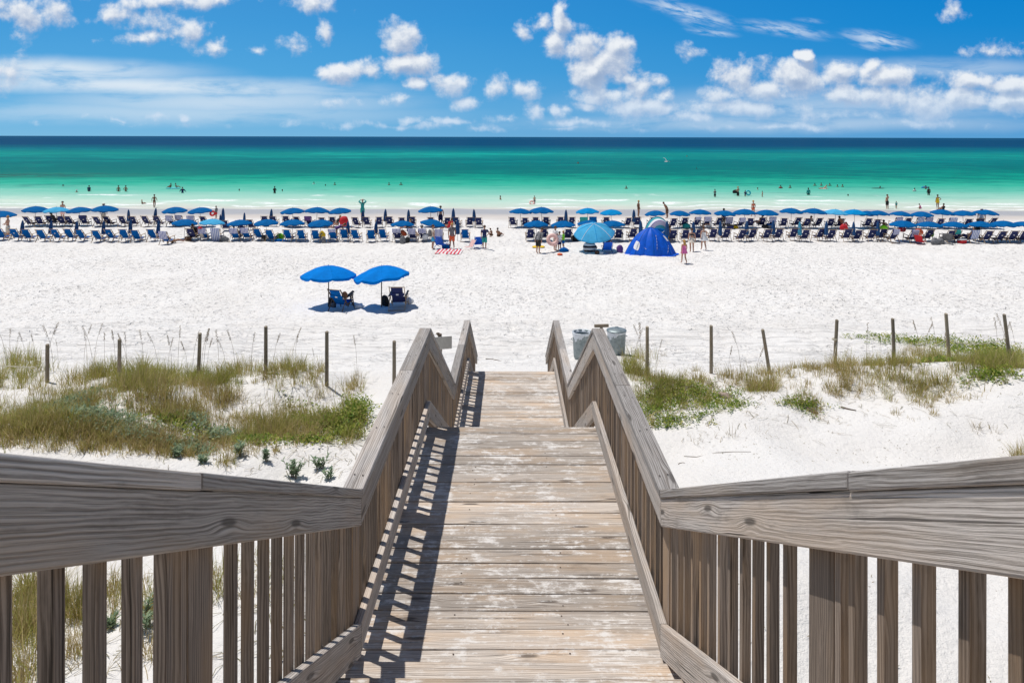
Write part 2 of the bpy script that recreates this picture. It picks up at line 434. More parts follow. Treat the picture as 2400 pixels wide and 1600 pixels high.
def make_terrain():
    nr, nc = 620, 720
    d = np.concatenate([np.linspace(-25, 1.5, 24), 1.5 * np.exp(np.linspace(0.02, math.log(125 / 1.5), nr - 24))])
    a = np.linspace(-1, 1, nc); a = a * (.45 + .55 * np.abs(a))
    Y = np.repeat(d[:, None], nc, 1)
    X = a[None, :] * (16 + np.maximum(d, 0) * 1.15)[:, None]
    Z = height(X, Y)
    co = np.stack([X, Y, Z], -1).reshape(-1, 3).astype(np.float32)
    idx = np.arange(nr * nc).reshape(nr, nc)
    q = np.stack([idx[:-1, :-1], idx[:-1, 1:], idx[1:, 1:], idx[1:, :-1]], -1).reshape(-1, 4)
    me = bpy.data.meshes.new('sand')
    me.vertices.add(len(co)); me.vertices.foreach_set('co', co.ravel())
    me.loops.add(q.size); me.loops.foreach_set('vertex_index', q.ravel().astype(np.int32))
    me.polygons.add(len(q)); me.polygons.foreach_set('loop_start', np.arange(0, q.size, 4, dtype=np.int32))
    me.polygons.foreach_set('use_smooth', np.ones(len(q), dtype=bool))
    me.update(calc_edges=True); me.validate()
    m, nt, b = new_mat('white_sand')
    P = nt.node('ShaderNodeNewGeometry').outputs['Position']
    x, y, z = nt.sep(P)
    n1 = nt.noise(P, .35, 5, .6); n2 = nt.noise(P, 9, 5, .7); n3 = nt.noise(P, 60, 3, .7)
    col = nt.mix(nt.maprange(n1, .3, .7), (.80, .765, .725), (.85, .82, .785))
    col = nt.mix(nt.maprange(n2, .62, .75, 0, .28), col, (.55, .53, .50))
    wet = nt.maprange(nt.math('ADD', y, nt.math('MULTIPLY', nt.math('SUBTRACT', nt.noise(P, .12, 4), .5), 9.0)), 62.5, 68.5)
    col = nt.mix(wet, col, (.60, .545, .50))
    wet2 = nt.maprange(nt.math('ADD', y, nt.math('MULTIPLY', nt.math('SUBTRACT', nt.noise(P, .2, 4), .5), 7.0)), 68.0, 73.0)
    col = nt.mix(wet2, col, (.44, .43, .43))
    # dry plant litter scattered in the dune belt
    lit = nt.noise(nt.vmath('MULTIPLY', P, (22, 40, 22)), 1.0, 4, .7)
    belt = nt.math('MULTIPLY', nt.maprange(y, 16.5, 13), nt.maprange(nt.noise(P, .8, 3), .45, .62))
    col = nt.mix(nt.math('MULTIPLY', nt.maprange(lit, .62, .68), nt.math('MULTIPLY', belt, .75)), col, (.23, .18, .12))
    nt.put(b.inputs['Base Color'], col)
    nt.put(b.inputs['Roughness'], nt.math('SUBTRACT', .95, nt.math('MULTIPLY', wet2, .45)))
    b.inputs['Specular IOR Level'].default_value = .15
    h = nt.math('ADD', nt.math('MULTIPLY', n2, .05), nt.math('MULTIPLY', n3, .006))
    h = nt.math('MULTIPLY', h, nt.math('SUBTRACT', 1.0, wet))
    # trampled footprints: small dark-sided dents
    fp = nt.noise(nt.comb(nt.math('MULTIPLY', x, 3.4), nt.math('MULTIPLY', y, 3.0), 0), 1.0, 3, .6, .3)
    fp2 = nt.noise(nt.comb(nt.math('MULTIPLY', x, 8.5), nt.math('MULTIPLY', y, 7.0), 4), 1.0, 3, .6, .3)
    tr = nt.math('MULTIPLY', nt.math('MULTIPLY', nt.maprange(y, 15.5, 20), nt.math('SUBTRACT', 1.0, wet)), nt.maprange(nt.noise(P, .16, 3), .30, .62, .35, 1.0))
    dent = nt.math('ADD', nt.maprange(fp, .56, .70), nt.math('MULTIPLY', nt.maprange(fp2, .57, .70), .55))
    lines = nt.noise(nt.comb(nt.math('MULTIPLY', x, .18), nt.math('MULTIPLY', y, 2.6), 2), 1.0, 4, .6, .2)
    lz = nt.math('MULTIPLY', nt.maprange(y, 16.5, 19), nt.maprange(y, 28, 23))
    h = nt.math('SUBTRACT', h, nt.math('MULTIPLY', nt.math('MULTIPLY', nt.maprange(lines, .5, .62), lz), .07))
    tr = nt.math('MULTIPLY', tr, nt.math('SUBTRACT', 1.0, nt.math('MULTIPLY', lz, nt.maprange(nt.noise(P, .3, 3), .42, .6, .0, .75))))
    big = nt.noise(P, 1.1, 4, .6)
    h = nt.math('ADD', h, nt.math('MULTIPLY', nt.math('MULTIPLY', big, tr), .09))
    h = nt.math('SUBTRACT', h, nt.math('MULTIPLY', nt.math('MULTIPLY', dent, tr), .08))
    nt.put(b.inputs['Normal'], nt.bump(h, 1.0, 1.0))
    me.materials.append(m)
    o = link('sand_beach', me)
    tag(o, kind='structure')
    return o

def make_sea():
    # wave-ridged sheet near the shore joined to a flat sheet out to the horizon
    ys = np.concatenate([np.linspace(72, 125, 150), 125 * np.exp(np.linspace(.02, math.log(60000 / 125), 60))])
    xs = np.concatenate([[-60000, -8000, -1200, -400], np.linspace(-150, 150, 160), [400, 1200, 8000, 60000]])
    X, Y = np.meshgrid(xs, ys)
    near = np.clip((125 - Y) / 15, 0, 1)
    wob = (vnoise(X / 14, Y / 30, 21) - .5) * 7 + (vnoise(X / 40, Y / 60, 25) - .5) * 6
    Z = np.zeros_like(X)
    for c, amp, w in ((86.0, .26, 1.1), (91.5, .22, 1.2), (98, .22, 1.6), (107, .18, 2.2), (116, .15, 2.5)):
        m = np.clip((vnoise(X / 11 + c, Y / 50, 22) - .35) / .4, 0, 1)
        Z += near * amp * m * np.exp(-((Y + wob - c) / w) ** 2)
    Z += near * (vnoise(X / 1.8, Y / .9, 23) - .5) * .10 * np.clip((Y - 78) / 8, 0, 1)
    nr, nc = X.shape
    co = np.stack([X, Y, Z], -1).reshape(-1, 3).astype(np.float32)
    idx = np.arange(nr * nc).reshape(nr, nc)
    q = np.stack([idx[:-1, :-1], idx[:-1, 1:], idx[1:, 1:], idx[1:, :-1]], -1).reshape(-1, 4)
    me = bpy.data.meshes.new('sea'); me.from_pydata(co.tolist(), [], q.tolist())
    me.polygons.foreach_set('use_smooth', np.ones(len(q), dtype=bool))
    m, nt, b = new_mat('sea_water')
    P = nt.node('ShaderNodeNewGeometry').outputs['Position']
    x, y, z = nt.sep(P)
    big = nt.noise(nt.comb(nt.math('MULTIPLY', x, .004), nt.math('MULTIPLY', y, .006), 0), 1.0, 4, .55)
    nearn = nt.noise(nt.comb(nt.math('MULTIPLY', x, .035), nt.math('MULTIPLY', y, .10), 0), 1.0, 4, .6)
    t = nt.math('DIVIDE', 80.0, nt.math('MAXIMUM', y, 1.0))
    t = nt.math('ADD', t, nt.math('MULTIPLY', nt.math('SUBTRACT', big, .5), .05))
    t = nt.math('ADD', t, nt.math('MULTIPLY', nt.math('SUBTRACT', nearn, .5), nt.maprange(t, .3, .9, .02, .13)))
    col = nt.ramp(t, [(0.0, lin(16, 82, 126)), (.05, lin(0, 66, 112)), (.115, lin(0, 72, 116)), (.19, lin(0, 132, 142)), (.235, lin(20, 170, 154)), (.275, lin(16, 160, 148)), (.33, lin(0, 138, 132)), (.45, lin(0, 138, 124)),
                      (.56, lin(10, 154, 130)), (.66, lin(48, 172, 146)), (.75, lin(104, 190, 168)), (.83, lin(154, 204, 186)), (.90, lin(190, 216, 200)), (.96, lin(202, 214, 200)), (1.0, lin(208, 206, 196))])
    # ripple streaks and darker patches at several sizes, longer along the shore
    def rp(fx, fy, k, det=4): return nt.noise(nt.comb(nt.math('MULTIPLY', x, fx), nt.math('MULTIPLY', y, fy), k), 1.0, det, .65)
    st = rp(.25, .7, 0)
    s2 = rp(.07, .16, 3); s3 = rp(.022, .045, 5); s4 = rp(.006, .010, 6, 5)
    sm = nt.math('ADD', nt.math('ADD', nt.math('MULTIPLY', st, nt.maprange(y, 100, 190, .36, .10)), nt.math('MULTIPLY', s2, .30)), nt.math('ADD', nt.math('MULTIPLY', s3, .26), nt.math('MULTIPLY', s4, .26)))
    col = nt.mix(nt.maprange(sm, .44, .57, nt.maprange(t, .60, .92, .8, .22), 0.0), col, nt.mix(.62, col, (.0, .05, .09), 'MIX'))
    col = nt.mix(nt.maprange(sm, .56, .66, 0.0, nt.maprange(t, .1, .4, .05, .35)), col, nt.mix(.4, col, (.30, .62, .52), 'MIX'))
    weed = nt.math('MULTIPLY', nt.maprange(nt.vmath('LENGTH', nt.comb(nt.math('MULTIPLY', nt.math('ADD', x, 112.0), .022), nt.math('MULTIPLY', nt.math('SUBTRACT', y, 145.0), .07), 0)), .2, 1.1, 1.0, 0.0), nt.maprange(st, .40, .6))
    col = nt.mix(nt.math('MULTIPLY', weed, .9), col, (.03, .075, .075))
    # foam along the breaking ridges
    fw = nt.math('ADD', y, nt.math('ADD', nt.math('MULTIPLY', nt.math('SUBTRACT', nt.noise(nt.comb(nt.math('MULTIPLY', x, .07), nt.math('MULTIPLY', y, .02), 5), 1.0, 3), .5), 13.0),
                                 nt.math('MULTIPLY', nt.math('SUBTRACT', nt.noise(nt.comb(nt.math('MULTIPLY', x, .9), nt.math('MULTIPLY', y, .9), 5), 1.0, 4), .5), 1.5)))
    foam = None
    for c, w, sd, th in ((78.8, .6, 1.0, .38), (82.6, .8, 3.0, .45), (86.4, 1.3, 9.0, .49), (91.0, 1.2, 14.0, .53), (97.0, 1.2, 19.0, .55), (103.0, 1.2, 23.0, .60)):
        band = nt.maprange(nt.math('ABSOLUTE', nt.math('SUBTRACT', fw, c)), w * .35, w, 1.0, 0.0)
        br = nt.maprange(nt.noise(nt.comb(nt.math('MULTIPLY', x, .06), sd, 0), 1.0, 3), th, th + .06)
        q_ = nt.math('MULTIPLY', band, br)
        foam = q_ if foam is None else nt.math('MAXIMUM', foam, q_)
    flake = nt.noise(nt.comb(nt.math('MULTIPLY', x, 1.2), nt.math('MULTIPLY', y, 2.4), 7), 1.0, 5, .75)
    foam = nt.math('MULTIPLY', foam, nt.maprange(flake, .36, .55))
    col = nt.mix(foam, col, (.86, .88, .87))
    nt.put(b.inputs['Base Color'], col)
    b.inputs['Roughness'].default_value = .9; b.inputs['Specular IOR Level'].default_value = 0.0
    gl = nt.node('ShaderNodeBsdfGlossy'); gl.inputs['Roughness'].default_value = .22
    rip = nt.math('ADD', nt.noise(nt.comb(nt.math('MULTIPLY', x, .5), nt.math('MULTIPLY', y, 1.3), 0), 1.0, 5, .65), nt.math('MULTIPLY', nt.noise(nt.comb(nt.math('MULTIPLY', x, 2.2), nt.math('MULTIPLY', y, 4.5), 0), 1.0, 4, .6), .35))
    nb = nt.bump(rip, .5, .8)
    nt.put(gl.inputs['Normal'], nb); nt.put(b.inputs['Normal'], nt.bump(rip, .35, .5))
    fac = nt.math('MULTIPLY', nt.math('SUBTRACT', 1.0, foam), .07)
    mx = nt.node('ShaderNodeMixShader'); nt.put(mx.inputs[0], fac)
    nt.l.new(b.outputs[0], mx.inputs[1]); nt.l.new(gl.outputs[0], mx.inputs[2]); nt.l.new(mx.outputs[0], nt.n['Material Output'].inputs[0])
    me.materials.append(m)
    tag(link('sea_water', me), kind='structure')
make_terrain(); make_sea()
# ------------------------------------------------------------------ boardwalk
M['screw'] = plain('rusty_screw', (.06, .04, .03), .7, .3)
def make_boardwalk():
    W = .75
    H1, H2 = EYE - 2.68, EYE - 4.21          # the two level decks
    RUN, RISE = .28, .154
    Y1a, Y1b, Y2a, Y2b = 3.25, 6.245, 9.0, 12.12
    root = empty('boardwalk', (0, 0, 0))
    tag(root, 'weathered wooden boardwalk with railings stepping down to the white sand', 'boardwalk')
    rnd = random.Random(5)
    def deck_boards(mb, ya, yb, z, half=.93):
        n = max(1, round((yb - ya) / .145)); p = (yb - ya) / n
        for i in range(n):
            y0 = ya + i * p + rnd.uniform(.001, .006); y1 = ya + (i + 1) * p - rnd.uniform(.001, .006)
            za = z + rnd.uniform(-.006, .003); zb = z + rnd.uniform(-.006, .003)
            e0 = half + rnd.uniform(-.02, .015); e1 = half + rnd.uniform(-.02, .015); sk = rnd.uniform(-.005, .005); cup = rnd.uniform(-.002, .002)
            A = [(-e0, y0 + sk, za - .036), (-e0, y1 + sk, za - .036), (-e0, y1 + sk, za + cup), (-e0, y0 + sk, za)]
            B = [(e1, y0 - sk, zb - .036), (e1, y1 - sk, zb - .036), (e1, y1 - sk, zb), (e1, y0 - sk, zb + cup)]
            mb.hexa(A, B, rnd.random())
            for sx in (-.86, -.30, .30, .86):
                for fy in (.27, .73):
                    if rnd.random() < .72: continue
                    cx, cy = sx + rnd.uniform(-.02, .02), y0 + (y1 - y0) * (fy + rnd.uniform(-.06, .06)); cz = za + (zb - za) * (cx + e0) / (e0 + e1) + max(0, cup) + .0015
                    b0 = len(mb.v)
                    mb.v += [Vector((cx + .005 * math.cos(q), cy + .005 * math.sin(q), cz)) for q in np.linspace(0, 2 * PI, 7)[:-1]]
                    mb.face([b0 + q for q in range(6)], None, .5, 1)
    for (a, b, z) in ((Y1a, Y1b, H1), (Y2a, Y2b, H2)):
        mb = MB(); deck_boards(mb, a, b, z); mb.build('deck', [M['deck'], M['screw']], root, bevel=.004)
        fr = MB()
        for s in (-1, 1): fr.bar((s * .90, a + .02, z - .165), (s * .90, b - .02, z - .165), .04, .24)
        fr.bar((-.87, b - .05, z - .165), (.87, b - .05, z - .165), .04, .24)
        for k in range(4): fr.bar((-.55 + k * .36, a + .05, z - .15), (-.55 + k * .36, b - .08, z - .15), .04, .2)
        fr.build('joist_frame', M['post'], root)
    def flight(ytop, ztop, n, up_dir, name='stair_flight'):
        """n treads; the first one stands one riser from ztop; up_dir +1 climbs towards the camera"""
        fl = MB()
        for k in range(1, n + 1):
            if up_dir > 0: yb = ytop - RUN * (k - 1); z = ztop + RISE * k
            else: yb = ytop + RUN * k; z = ztop - RISE * k
            deck_boards(fl, yb - RUN - .015, yb, z, .90)
        o = fl.build(name, [M['deck'], M['screw']], root, bevel=.004)
        st = MB()
        for s in (-1, 0, 1):
            x = s * .84
            if up_dir > 0: p0 = (x, ytop, ztop - .10); p1 = (x, ytop - RUN * n, ztop - .10 + RISE * n)
            else: p0 = (x, ytop, ztop - .22); p1 = (x, ytop + RUN * n, ztop - .22 - RISE * n)
            p0 = Vector(p0); p1 = Vector(p1); h = Vector((0, 0, .12)); w = Vector((.02, 0, 0))
            st.hexa([p0 - w - h, p0 + w - h, p0 + w + h, p0 - w + h], [p1 - w - h, p1 + w - h, p1 + w + h, p1 - w + h])
        st.build('stringer', M['post'], o)
    flight(Y1a, H1, 13, 1)
    flight(Y1b, H1, 9, -1)
    flight(Y2b, H2, 9, -1)
    # the upper landing behind the camera
    zt = H1 + RISE * 14; yt = Y1a - RUN * 13
    mb = MB(); deck_boards(mb, yt - 2.6, yt, zt); mb.build('deck', [M['deck'], M['screw']], root, bevel=.004)
    # railing line (top of cap) in side view
    SL = RISE / RUN
    R1, R2 = EYE - 1.77, EYE - 3.29
    path = [(yt - 2.6, None), (None, None)]
    top = [(Y1a + .14 - 3.66, R1 + .5445 * 3.66), (Y1a + .14, R1), (6.25, R1), (9.0, R2), (12.12, R2), (14.75, R2 - SL * 2.63)]
    top = [(top[0][0] - 1.6, top[0][1])] + top
    def segz(y):
        for (a, za), (b, zb) in zip(top, top[1:]):
            if a <= y <= b: return za + (zb - za) * (y - a) / (b - a)
        return top[-1][1]
    def sloped(mb, x0, x1, ya, yb, za, zb, t):
        """board between two plumb cuts; z is its top; t its vertical thickness"""
        A = [(x0, ya, za - t), (x1, ya, za - t), (x1, ya, za), (x0, ya, za)]
        B = [(x0, yb, zb - t), (x1, yb, zb - t), (x1, yb, zb), (x0, yb, zb)]
        mb.hexa(A, B, rnd.random())
    bal = []
    for s in (-1, 1):
        for i, ((a, za), (b, zb)) in enumerate(zip(top, top[1:])):
            sl = abs(zb - za) / (b - a); k = math.sqrt(1 + sl * sl)
            g = .0025
            far = i == len(top) - 2
            b2, zb2 = (b + .16, zb - SL * .16) if far else (b - g, zb)
            cap = MB()
            L = b2 - a
            if L > 2.6 and not far and i > 0:      # two lengths of board butted together
                cuts = [a + g, a + L * rnd.uniform(.45, .62), b2]
            else: cuts = [a + g, b2]
            for c0, c1 in zip(cuts, cuts[1:]):
                f0 = (c0 - a) / (b - a); f1 = (c1 - a) / (b - a)
                dz = rnd.uniform(-.0008, .0008)
                sloped(cap, s * .745, s * .852, c0, c1 - .003, za + (zb - za) * f0 + dz, za + (zb - za) * f1 + dz, .038 * k)
            yy_ = a + .12
            while yy_ < b2 - .05:
                for ox in (.03, .075):
                    cx = s * (.745 + ox) ; cy = yy_ + rnd.uniform(-.03, .03); cz = za + (zb - za) * (cy - a) / (b - a) + .0045
                    b0 = len(cap.v)
                    cap.v += [Vector((cx + .0055 * math.cos(q), cy + .0055 * math.sin(q), cz + (zb - za) / (b - a) * .0055 * math.sin(q))) for q in np.linspace(0, 2 * PI, 7)[:-1]]
                    cap.face([b0 + q for q in range(6)], None, .5, 1)
                yy_ += rnd.uniform(.35, .6)
            ho = cap.build('handrail', [M['rail'], M['screw']], root, bevel=.006)
            fa = MB()
            sloped(fa, s * .752, s * .788, a + g, b - g if not far else b + .1, za - .0405 * k, (zb if not far else zb - SL * .1) - .0405 * k, (.143 if i > 1 else .122) * k)
            fa.build('fascia_board', M['fascia'], ho, bevel=.005)
            to = MB(); toff = .675
            y0, y1 = a + g, b - g
            if far: y1 = b - .25
            z0 = za - toff; z1 = za + (zb - za) * ((y1 - a) / (b - a)) - toff
            sloped(to, s * .750, s * .787, y0, y1, z0, z1, .148 * k)
            to.build('toe_board', M['fascia'], root, bevel=.005)
            # posts
            if i == 0: ps = [a + .1]
            elif i in (1,): ps = [a + .05, 1.72]
            elif i == 2: ps = [a + .05, a + 1.42, b - .06]
            elif i == 4: ps = [a + .05, a + 1.55, b - .06]
            else: ps = [(a + b) / 2] + ([b - .05] if far else [])
            for py in ps:
                zt_ = segz(py) - .045 * k - .006
                gz = float(height(s * .83, py)) - .3
                pm = MB(); pm.hexa([(s * .790, py - .07, gz), (s * .790, py + .07, gz), (s * .832, py + .07, gz), (s * .832, py - .07, gz)], [(s * .790, py - .07, zt_), (s * .790, py + .07, zt_), (s * .832, py + .07, zt_), (s * .832, py - .07, zt_)])
                pm.build('rail_post', M['baluster'], root, bevel=.004)
            # balusters
            for py in ps:
                if a + .1 < py - .1: bal.append((s, py - .089, segz(py - .089) - .048 * k - abs(sl) * .02, segz(py - .089) - toff - .165 * k))
            n = max(2, round((b - a) / .126))
            for j in range(n):
                y = a + (j + .5) * (b - a) / n + rnd.uniform(-.006, .006)
                if any(abs(y - py) < .098 or abs(y - py + .089) < .066 for py in ps): continue
                if far and y > b - .02: continue
                bal.append((s, y, segz(y) - .048 * k - abs(sl) * .02, segz(y) - toff - .165 * k))
    bal.sort(key=lambda q: abs(q[1] - 1.0) if q[1] > .3 else 50 - q[1])
    rest = MB()
    for i, (s, y, zt_, zb_) in enumerate(bal):
        w = .031; x = s * (.7895 + w / 2); lean = rnd.uniform(-.004, .004)
        mb = MB() if i < 98 else rest
        mb.hexa([(x - w / 2, y - w / 2, zb_), (x + w / 2, y - w / 2, zb_), (x + w / 2, y + w / 2, zb_), (x - w / 2, y + w / 2, zb_)],
                [(x - w / 2, y - w / 2 + lean, zt_), (x + w / 2, y - w / 2 + lean, zt_), (x + w / 2, y + w / 2 + lean, zt_), (x - w / 2, y + w / 2 + lean, zt_)], rnd.random())
        if i < 98: mb.build('baluster', M['baluster'], root, bevel=.003)
    o = rest.build('baluster', M['baluster'], root); tag(o, kind='stuff')
make_boardwalk()
# ------------------------------------------------------------------ dune plants, posts, bins, sign
class Blades:
    def __init__(s): s.v = []; s.f = []; s.r = []
    def blade(s, base, az, h, lean, w, r, curve=1.6, seg=3):
        b = len(s.v); ca, sa = math.cos(az), math.sin(az)
        x, y, z = base
        wx, wy = -sa * w / 2, ca * w / 2
        tw = random.uniform(-.6, .6)
        wx, wy = wx * math.cos(tw) - wy * math.sin(tw), wx * math.sin(tw) + wy * math.cos(tw)
        for i in range(seg):
            t = i / seg
            o = lean * t ** curve; q = 1 - .55 * t
            zz = z + h * (t - .28 * lean / max(h, .01) * t * t)
            s.v.append((x + ca * o - wx * q, y + sa * o - wy * q, zz)); s.v.append((x + ca * o + wx * q, y + sa * o + wy * q, zz))
        s.v.append((x + ca * lean, y + sa * lean, z + h * (1 - .28 * lean / max(h, .01))))
        for i in range(seg - 1):
            s.f.append((b + 2 * i, b + 2 * i + 1, b + 2 * i + 3, b + 2 * i + 2)); s.r.append(r)
        s.f.append((b + 2 * seg - 2, b + 2 * seg - 1, b + 2 * seg)); s.r.append(r)
    def leaf(s, base, az, el, L, w, r):
        b = len(s.v); d = Vector((math.cos(az) * math.cos(el), math.sin(az) * math.cos(el), math.sin(el)))
        sd = Vector((-math.sin(az), math.cos(az), random.uniform(-.3, .3))) * (w / 2); p = Vector(base)
        n = d.cross(sd).normalized() * (w * .18)
        for q in (p, p + d * L * .45 - sd + n, p + d * L, p + d * L * .45 + sd + n): s.v.append(tuple(q))
        s.f.append((b, b + 1, b + 2, b + 3)); s.r.append(r)
    def tuft(s, c, n, rad, h, w=.007, tone=(.2, .7), dry=.15, leanf=.6, sx=1.0):
        cx, cy = c[0], c[1]
        for i in range(n):
            a = random.uniform(0, 2 * PI); q = rad * math.sqrt(random.random())
            bx, by = cx + math.cos(a) * q * sx, cy + math.sin(a) * q
            hh = h * random.uniform(.5, 1.12) * (1 - .3 * q / rad)
            r = random.uniform(*tone) if random.random() > dry else random.uniform(.75, 1)
            az = a + random.gauss(0, .8)
            s.blade((bx, by, float(HT(bx, by)) - .02), az, hh, hh * random.uniform(.05, leanf), w * random.uniform(.7, 1.3), r)
    def build(s, name, m, parent=None):
        me = bpy.data.meshes.new(name); me.from_pydata(s.v, [], s.f)
        a = me.attributes.new('rnd', 'FLOAT', 'FACE'); a.data.foreach_set('value', np.array(s.r, dtype=np.float32))
        me.materials.append(m); return link(name, me, parent)
def HT(x, y): return height(x, y)

# dense patches: photo x, photo y of the foot, spread x (px), spread y (px), tufts, height m, tone, dryness
LEFTG = [(70, 1072, 170, 16, 80, .32, (.15, .8), .4), (300, 1074, 130, 14, 60, .26, (.25, .9), .5), (200, 1000, 160, 40, 50, .38, (.1, .7), .4), (500, 960, 120, 50, 40, .34, (.2, .8), .5), (600, 1020, 120, 30, 20, .26, (.3, .9), .6), (120, 1090, 160, 14, 40, .26, (.2, .85), .45), (330, 1085, 100, 12, 26, .22, (.3, .9), .5), (470, 1085, 50, 12, 8, .2, (.3, .9), .6), (640, 1060, 90, 24, 10, .2, (.3, .9), .6), (50, 868, 70, 16, 34, .55, (.15, .6), .2), (10, 890, 50, 14, 18, .50, (.15, .6), .2), (150, 905, 80, 16, 22, .42, (.2, .8), .4),
         (225, 882, 60, 9, 26, .46, (.2, .65), .3), (320, 878, 70, 11, 44, .52, (.1, .55), .15), (430, 890, 60, 12, 36, .48, (.1, .5), .15), (505, 905, 56, 14, 40, .48, (.05, .45), .2), (565, 884, 40, 12, 16, .44, (.2, .7), .4),
         (690, 892, 56, 16, 34, .48, (.15, .6), .25), (740, 905, 36, 14, 10, .34, (.3, .8), .5), (820, 900, 30, 14, 8, .38, (.3, .8), .5), (630, 900, 30, 10, 8, .36, (.3, .8), .5),
         (330, 952, 64, 32, 60, .44, (.1, .6), .4), (410, 985, 84, 32, 72, .40, (.3, .8), .45), (310, 925, 50, 14, 26, .46, (.05, .5), .3), (520, 935, 50, 18, 22, .36, (.3, .8), .5), (250, 930, 50, 20, 12, .34, (.3, .8), .5),
         (110, 945, 76, 30, 56, .46, (.1, .6), .35), (30, 985, 56, 40, 70, .40, (.1, .6), .3), (190, 985, 60, 26, 32, .36, (.3, .8), .45), (90, 1048, 150, 24, 100, .34, (.15, .7), .3), (270, 1050, 100, 20, 56, .30, (.3, .85), .45),
         (640, 985, 60, 36, 64, .44, (.1, .65), .35), (705, 1008, 60, 26, 46, .36, (.35, .85), .5), (590, 1000, 40, 22, 20, .36, (.2, .7), .4), (400, 1062, 76, 18, 40, .27, (.35, .9), .55), (480, 1045, 76, 22, 34, .26, (.35, .9), .55),
         (760, 975, 50, 30, 36, .34, (.1, .6), .3), (820, 985, 34, 34, 36, .40, (.1, .5), .2), (535, 1100, 18, 8, 5, .34, (.3, .8), .4), (560, 1060, 60, 18, 14, .2, (.35, .9), .6), (690, 940, 60, 24, 26, .38, (.2, .7), .4), (450, 925, 60, 20, 18, .3, (.3, .85), .5),
         (60, 1470, 34, 60, 30, .50, (.15, .7), .45), (165, 1420, 40, 40, 30, .46, (.15, .7), .4), (90, 1380, 60, 26, 30, .44, (.15, .7), .4), (350, 1440, 24, 60, 12, .36, (.15, .7), .4), (270, 1395, 24, 40, 12, .34, (.15, .7), .5),
         (510, 1400, 40, 50, 12, .34, (.15, .7), .4), (600, 1400, 30, 60, 8, .30, (.15, .7), .5), (40, 1590, 50, 30, 10, .42, (.2, .8), .5), (200, 1540, 60, 50, 9, .30, (.3, .9), .6), (680, 1360, 30, 60, 6, .3, (.2, .8), .5), (340, 1560, 40, 40, 5, .26, (.3, .9), .6)]
RIGHTG = [(1900, 900, 220, 26, 30, .34, (.25, .9), .55), (2120, 890, 160, 26, 30, .40, (.15, .8), .4), (1720, 900, 120, 22, 16, .36, (.25, .9), .5), (2330, 890, 90, 30, 24, .46, (.05, .55), .25), (1530, 930, 60, 30, 34, .34, (.05, .5), .2), (1600, 935, 70, 24, 26, .26, (.1, .6), .3), (1500, 990, 40, 26, 8, .24, (.3, .9), .6), (1483, 880, 26, 12, 22, .58, (.1, .55), .2), (1520, 895, 30, 10, 8, .34, (.2, .7), .35), (1560, 905, 60, 18, 12, .26, (.1, .6), .3), (1650, 890, 30, 10, 5, .3, (.3, .8), .5), (1700, 886, 20, 6, 4, .34, (.3, .8), .5),
          (1790, 915, 52, 20, 24, .40, (.2, .75), .4), (1800, 880, 40, 10, 10, .36, (.3, .8), .5), (1886, 945, 40, 18, 8, .32, (.25, .8), .45), (1900, 888, 60, 10, 5, .26, (.4, .9), .6), (1975, 898, 40, 18, 20, .40, (.3, .8), .5), (1985, 925, 26, 10, 8, .30, (.3, .8), .5),
          (2085, 885, 60, 16, 26, .40, (.1, .6), .3), (2055, 860, 70, 10, 10, .30, (.3, .8), .5), (2165, 925, 70, 16, 32, .32, (.15, .65), .35), (2090, 905, 60, 10, 14, .28, (.2, .7), .4), (2180, 868, 50, 16, 30, .46, (.15, .6), .3), (2240, 880, 50, 14, 12, .30, (.15, .7), .35),
          (2300, 880, 60, 22, 40, .44, (.05, .5), .2), (2370, 870, 50, 26, 40, .50, (.05, .5), .2), (2330, 905, 60, 16, 20, .34, (.1, .6), .3), (2150, 830, 30, 8, 10, .42, (.4, .9), .5), (2340, 845, 60, 12, 14, .34, (.1, .5), .25),
          (2390, 1060, 22, 14, 8, .38, (.3, .8), .5), (1560, 925, 70, 22, 30, .34, (.1, .6), .35), (1640, 915, 60, 16, 16, .26, (.1, .7), .4), (1750, 905, 90, 20, 14, .26, (.3, .9), .6), (1930, 880, 110, 20, 16, .28, (.3, .9), .6), (2020, 920, 90, 24, 14, .24, (.3, .9), .6), (2230, 930, 100, 22, 18, .26, (.2, .8), .5),
          (2140, 960, 90, 22, 8, .2, (.4, .9), .7), (2350, 880, 70, 30, 24, .5, (.05, .5), .25), (1490, 850, 30, 14, 10, .5, (.2, .7), .4), (1840, 960, 80, 18, 6, .18, (.4, .9), .7)]
def grass_mass(lst, name, label):
    B = Blades()
    for (px, py, sx, sy, n, h, tone, dry) in lst:
        for k in range(int(n * 1.45)):
            x, y = pix(px + random.gauss(0, sx * .58), py + random.gauss(0, sy * .58))
            if abs(x) < 1.15 or y < 4.5: continue
            B.tuft((x, y), random.choice((8, 12, 18, 26, 40)), random.uniform(.06, .17), h * random.uniform(.6, 1.55), .008 if y > 9 else .0065, tone, dry, random.choice((.6, .9, 1.2)))
    o = B.build(name, M['grass']); tag(o, label, kind='stuff')
grass_mass(LEFTG, 'dune_grass', 'olive and straw coloured dune grass left of the boardwalk')
grass_mass(RIGHTG, 'dune_grass', 'thin dune grass around the posts right of the boardwalk')

